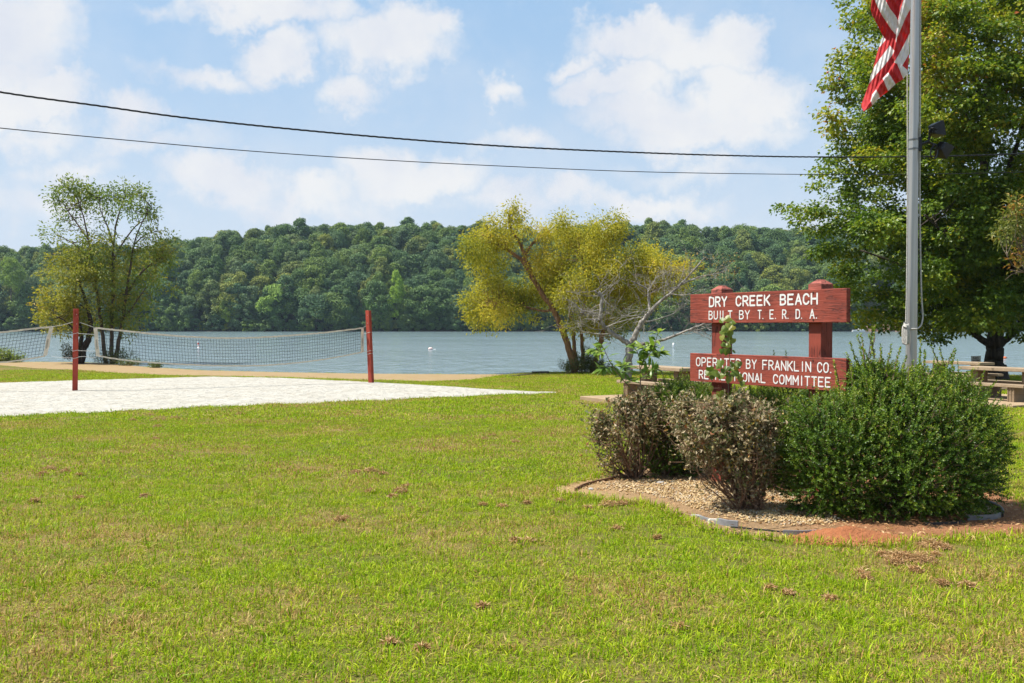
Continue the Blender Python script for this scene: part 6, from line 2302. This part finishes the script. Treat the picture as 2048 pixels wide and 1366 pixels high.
# ------------------------------------------------------------------ edging of the bed, earth heap
def build_bed_details():
    grey = simple_mat('grey_edging_metal', (0.22, 0.22, 0.23), 0.5, 0.1, var=0.25, scale=10)
    pale = simple_mat('pale_stone', (0.62, 0.58, 0.5), 0.8, var=0.2)
    blk = simple_mat('black_edging_plastic', (0.03, 0.032, 0.036), 0.45)
    rust = simple_mat('rusty_edging', (0.16, 0.085, 0.045), 0.7, var=0.3)

    def strip(px, h, th, mat, label, roundtop=False, lift=0.0):
        pts = smooth_path([G(*p) for p in px], 5 * len(px))
        pts[:, 2] = gz(pts[:, 0], pts[:, 1]) + .005 + lift
        b = pts[len(pts) // 2].copy()
        n = len(pts)
        tan = nrm(np.gradient(pts, axis=0))
        sdv = np.stack([-tan[:, 1], tan[:, 0], 0 * tan[:, 0]], 1) * th / 2
        z = np.array((0, 0, h))
        v = np.concatenate([pts - sdv - (0, 0, .03), pts - sdv + z, pts + sdv + z, pts + sdv - (0, 0, .03)])
        q = []
        for i in range(n - 1):
            for j in range(4):
                a, c = j * n, ((j + 1) % 4) * n
                q.append((a + i, a + i + 1, c + i + 1, c + i))
        q += [(0, n, 2 * n, 3 * n), (n - 1, 4 * n - 1, 3 * n - 1, 2 * n - 1)]
        A = Acc().add(v, q)
        if roundtop: A.tube(pts + z, th * 1.3, 8)
        me = A.mesh('edging_strip', b)
        bm = bmesh.new(); bm.from_mesh(me); bmesh.ops.recalc_face_normals(bm, faces=bm.faces); bm.to_mesh(me); bm.free()
        o = link('edging_strip', me, mat, None, tuple(b))
        tag(o, label, 'edging', 'low edging pieces round the planting bed')
    strip([(1436, 1050), (1455, 1054), (1476, 1056)], .055, .03, grey, 'short grey metal edging piece in front of the large withered shrub')
    strip([(1400, 1040), (1412, 1044), (1422, 1047)], .035, .02, grey, 'small grey edging end left of the pale stone')
    strip([(1462, 1058), (1500, 1061), (1560, 1067), (1600, 1069)], .018, .012, blk, 'thin black edging line along the gravel front')
    strip([(1566, 1072), (1605, 1073), (1642, 1071)], .045, .015, grey, 'dark grey edging strip beside the red earth heap')
    strip([(1150, 984), (1166, 975), (1190, 968), (1225, 961), (1240, 958)], .035, .012, rust, 'curved rusty edging at the left tip of the planting bed')
    strip([(1935, 1043), (1960, 1042), (1985, 1041), (2001, 1037)], .05, .012, grey, 'grey edging strip in the shade of the big bush, right end of the bed')
    strip([(1972, 1014), (1990, 1019), (2003, 1028), (2006, 1036)], .05, .010, blk, 'curved black edging with round top at the right end of the bed', True)
    strip([(1850, 1052), (1890, 1051), (1930, 1047)], .025, .012, blk, 'low black edging under the front of the big bush')
    b = G(1426, 1049)
    bm = bmesh.new()
    bmesh.ops.create_cube(bm, size=1)
    for v in bm.verts:
        v.co = Vector((v.co.x * .085, v.co.y * .05, v.co.z * .05 + .02)) + Vector(rng.normal(size=3) * .006)
    bmesh.ops.bevel(bm, geom=bm.edges[:], offset=.008, segments=2, affect='EDGES')
    me = bpy.data.meshes.new('edging_stone'); bm.to_mesh(me); bm.free()
    o = link('edging_stone', me, pale, None, tuple(b))
    o.rotation_euler = (0, 0, -.25)
    tag(o, 'pale broken stone set between the grey edging pieces', 'stone')
    # loose flat stones
    for px, py, lab in ((1182, 981, 'flat grey stone chip at the left tip of the bed'), (1322, 968, 'pale grey stone chip beside the left withered shrub'), (1392, 1035, 'small grey slate chip near the front edge of the bed')):
        b = G(px, py)
        bm = bmesh.new()
        bmesh.ops.create_icosphere(bm, subdivisions=2, radius=.05)
        for v in bm.verts: v.co = Vector((v.co.x * rng.uniform(.9, 1.2), v.co.y * .6, v.co.z * .3 + .016))
        me = bpy.data.meshes.new('stone_chip'); bm.to_mesh(me); bm.free()
        o = link('stone_chip', me, simple_mat('slate', (0.30, 0.28, 0.26), 0.8), None, tuple(b))
        o.rotation_euler = (0, 0, rng.uniform(0, 3))
        tag(o, lab, 'stone')
    # heap of red earth
    b = G(1690, 1078)
    n = 46
    u, v_ = np.meshgrid(np.linspace(-1, 1, n), np.linspace(-1, 1, n))
    r = np.sqrt(u * u + v_ * v_)
    hgt = np.clip(1 - r, 0, 1) ** 1.1 * .08
    hgt = hgt * (1 + .25 * np.sin(u * 5 + 1) * np.cos(v_ * 4)) + rng.normal(size=u.shape) * .007 * (r < 1)
    X, Yy = u * .50 * (1 + .12 * np.sin(v_ * 4 + u * 3)), v_ * .30
    Zz = hgt + gz(b[0] + X, b[1] + Yy) - b[2] + np.where(r < 1, .012, -.06)
    idx = np.arange(n * n).reshape(n, n)
    q = np.stack([idx[:-1, :-1].ravel(), idx[:-1, 1:].ravel(), idx[1:, 1:].ravel(), idx[1:, :-1].ravel()], 1)
    me = mesh_np('earth_heap', np.dstack([X, Yy, Zz]).reshape(-1, 3), q, smooth=True)
    o = link('earth_heap', me, sand_mat('red_clay', (0.30, 0.105, 0.045), (0.40, 0.165, 0.07), (0.22, 0.09, 0.05), 45, 1.0, .02, .5, 30), None, tuple(b))
    tag(o, 'loose heap of red clay in front of the big green bush', 'earth heap')


def build_objects():
    build_sign()
    build_flagpole()
    build_floodlight()
    build_flag()
    build_volleyball()
    build_cables()
    build_tables()
    build_waterside()
    build_bushes()
    build_bed_details()
# ================================================================== ASSEMBLE
build_yellow_tree()
build_left_trees()
build_maple()
build_dead_tree()
if 'build_objects' in globals(): build_objects()
build_gravel()
build_litter()
build_grass()

# ------------------------------------------------------------------ summer haze over the lake
def build_haze():
    me = bpy.data.meshes.new('haze')
    A = Acc().box((-460, -75, -4.0), (460, 640, 76.0))
    me = A.mesh('haze')
    m, t, out = new_mat('summer_haze')
    v = t.n('ShaderNodeVolumePrincipled', {'Color': (0.62, 0.82, 1.0), 'Density': 0.00010, 'Anisotropy': 0.2})
    m.node_tree.links.new(v.outputs[0], out.inputs['Volume'])
    o = link('haze', me, m)
    o.display_type = 'WIRE'
    tag(o, kind='stuff')


build_haze()
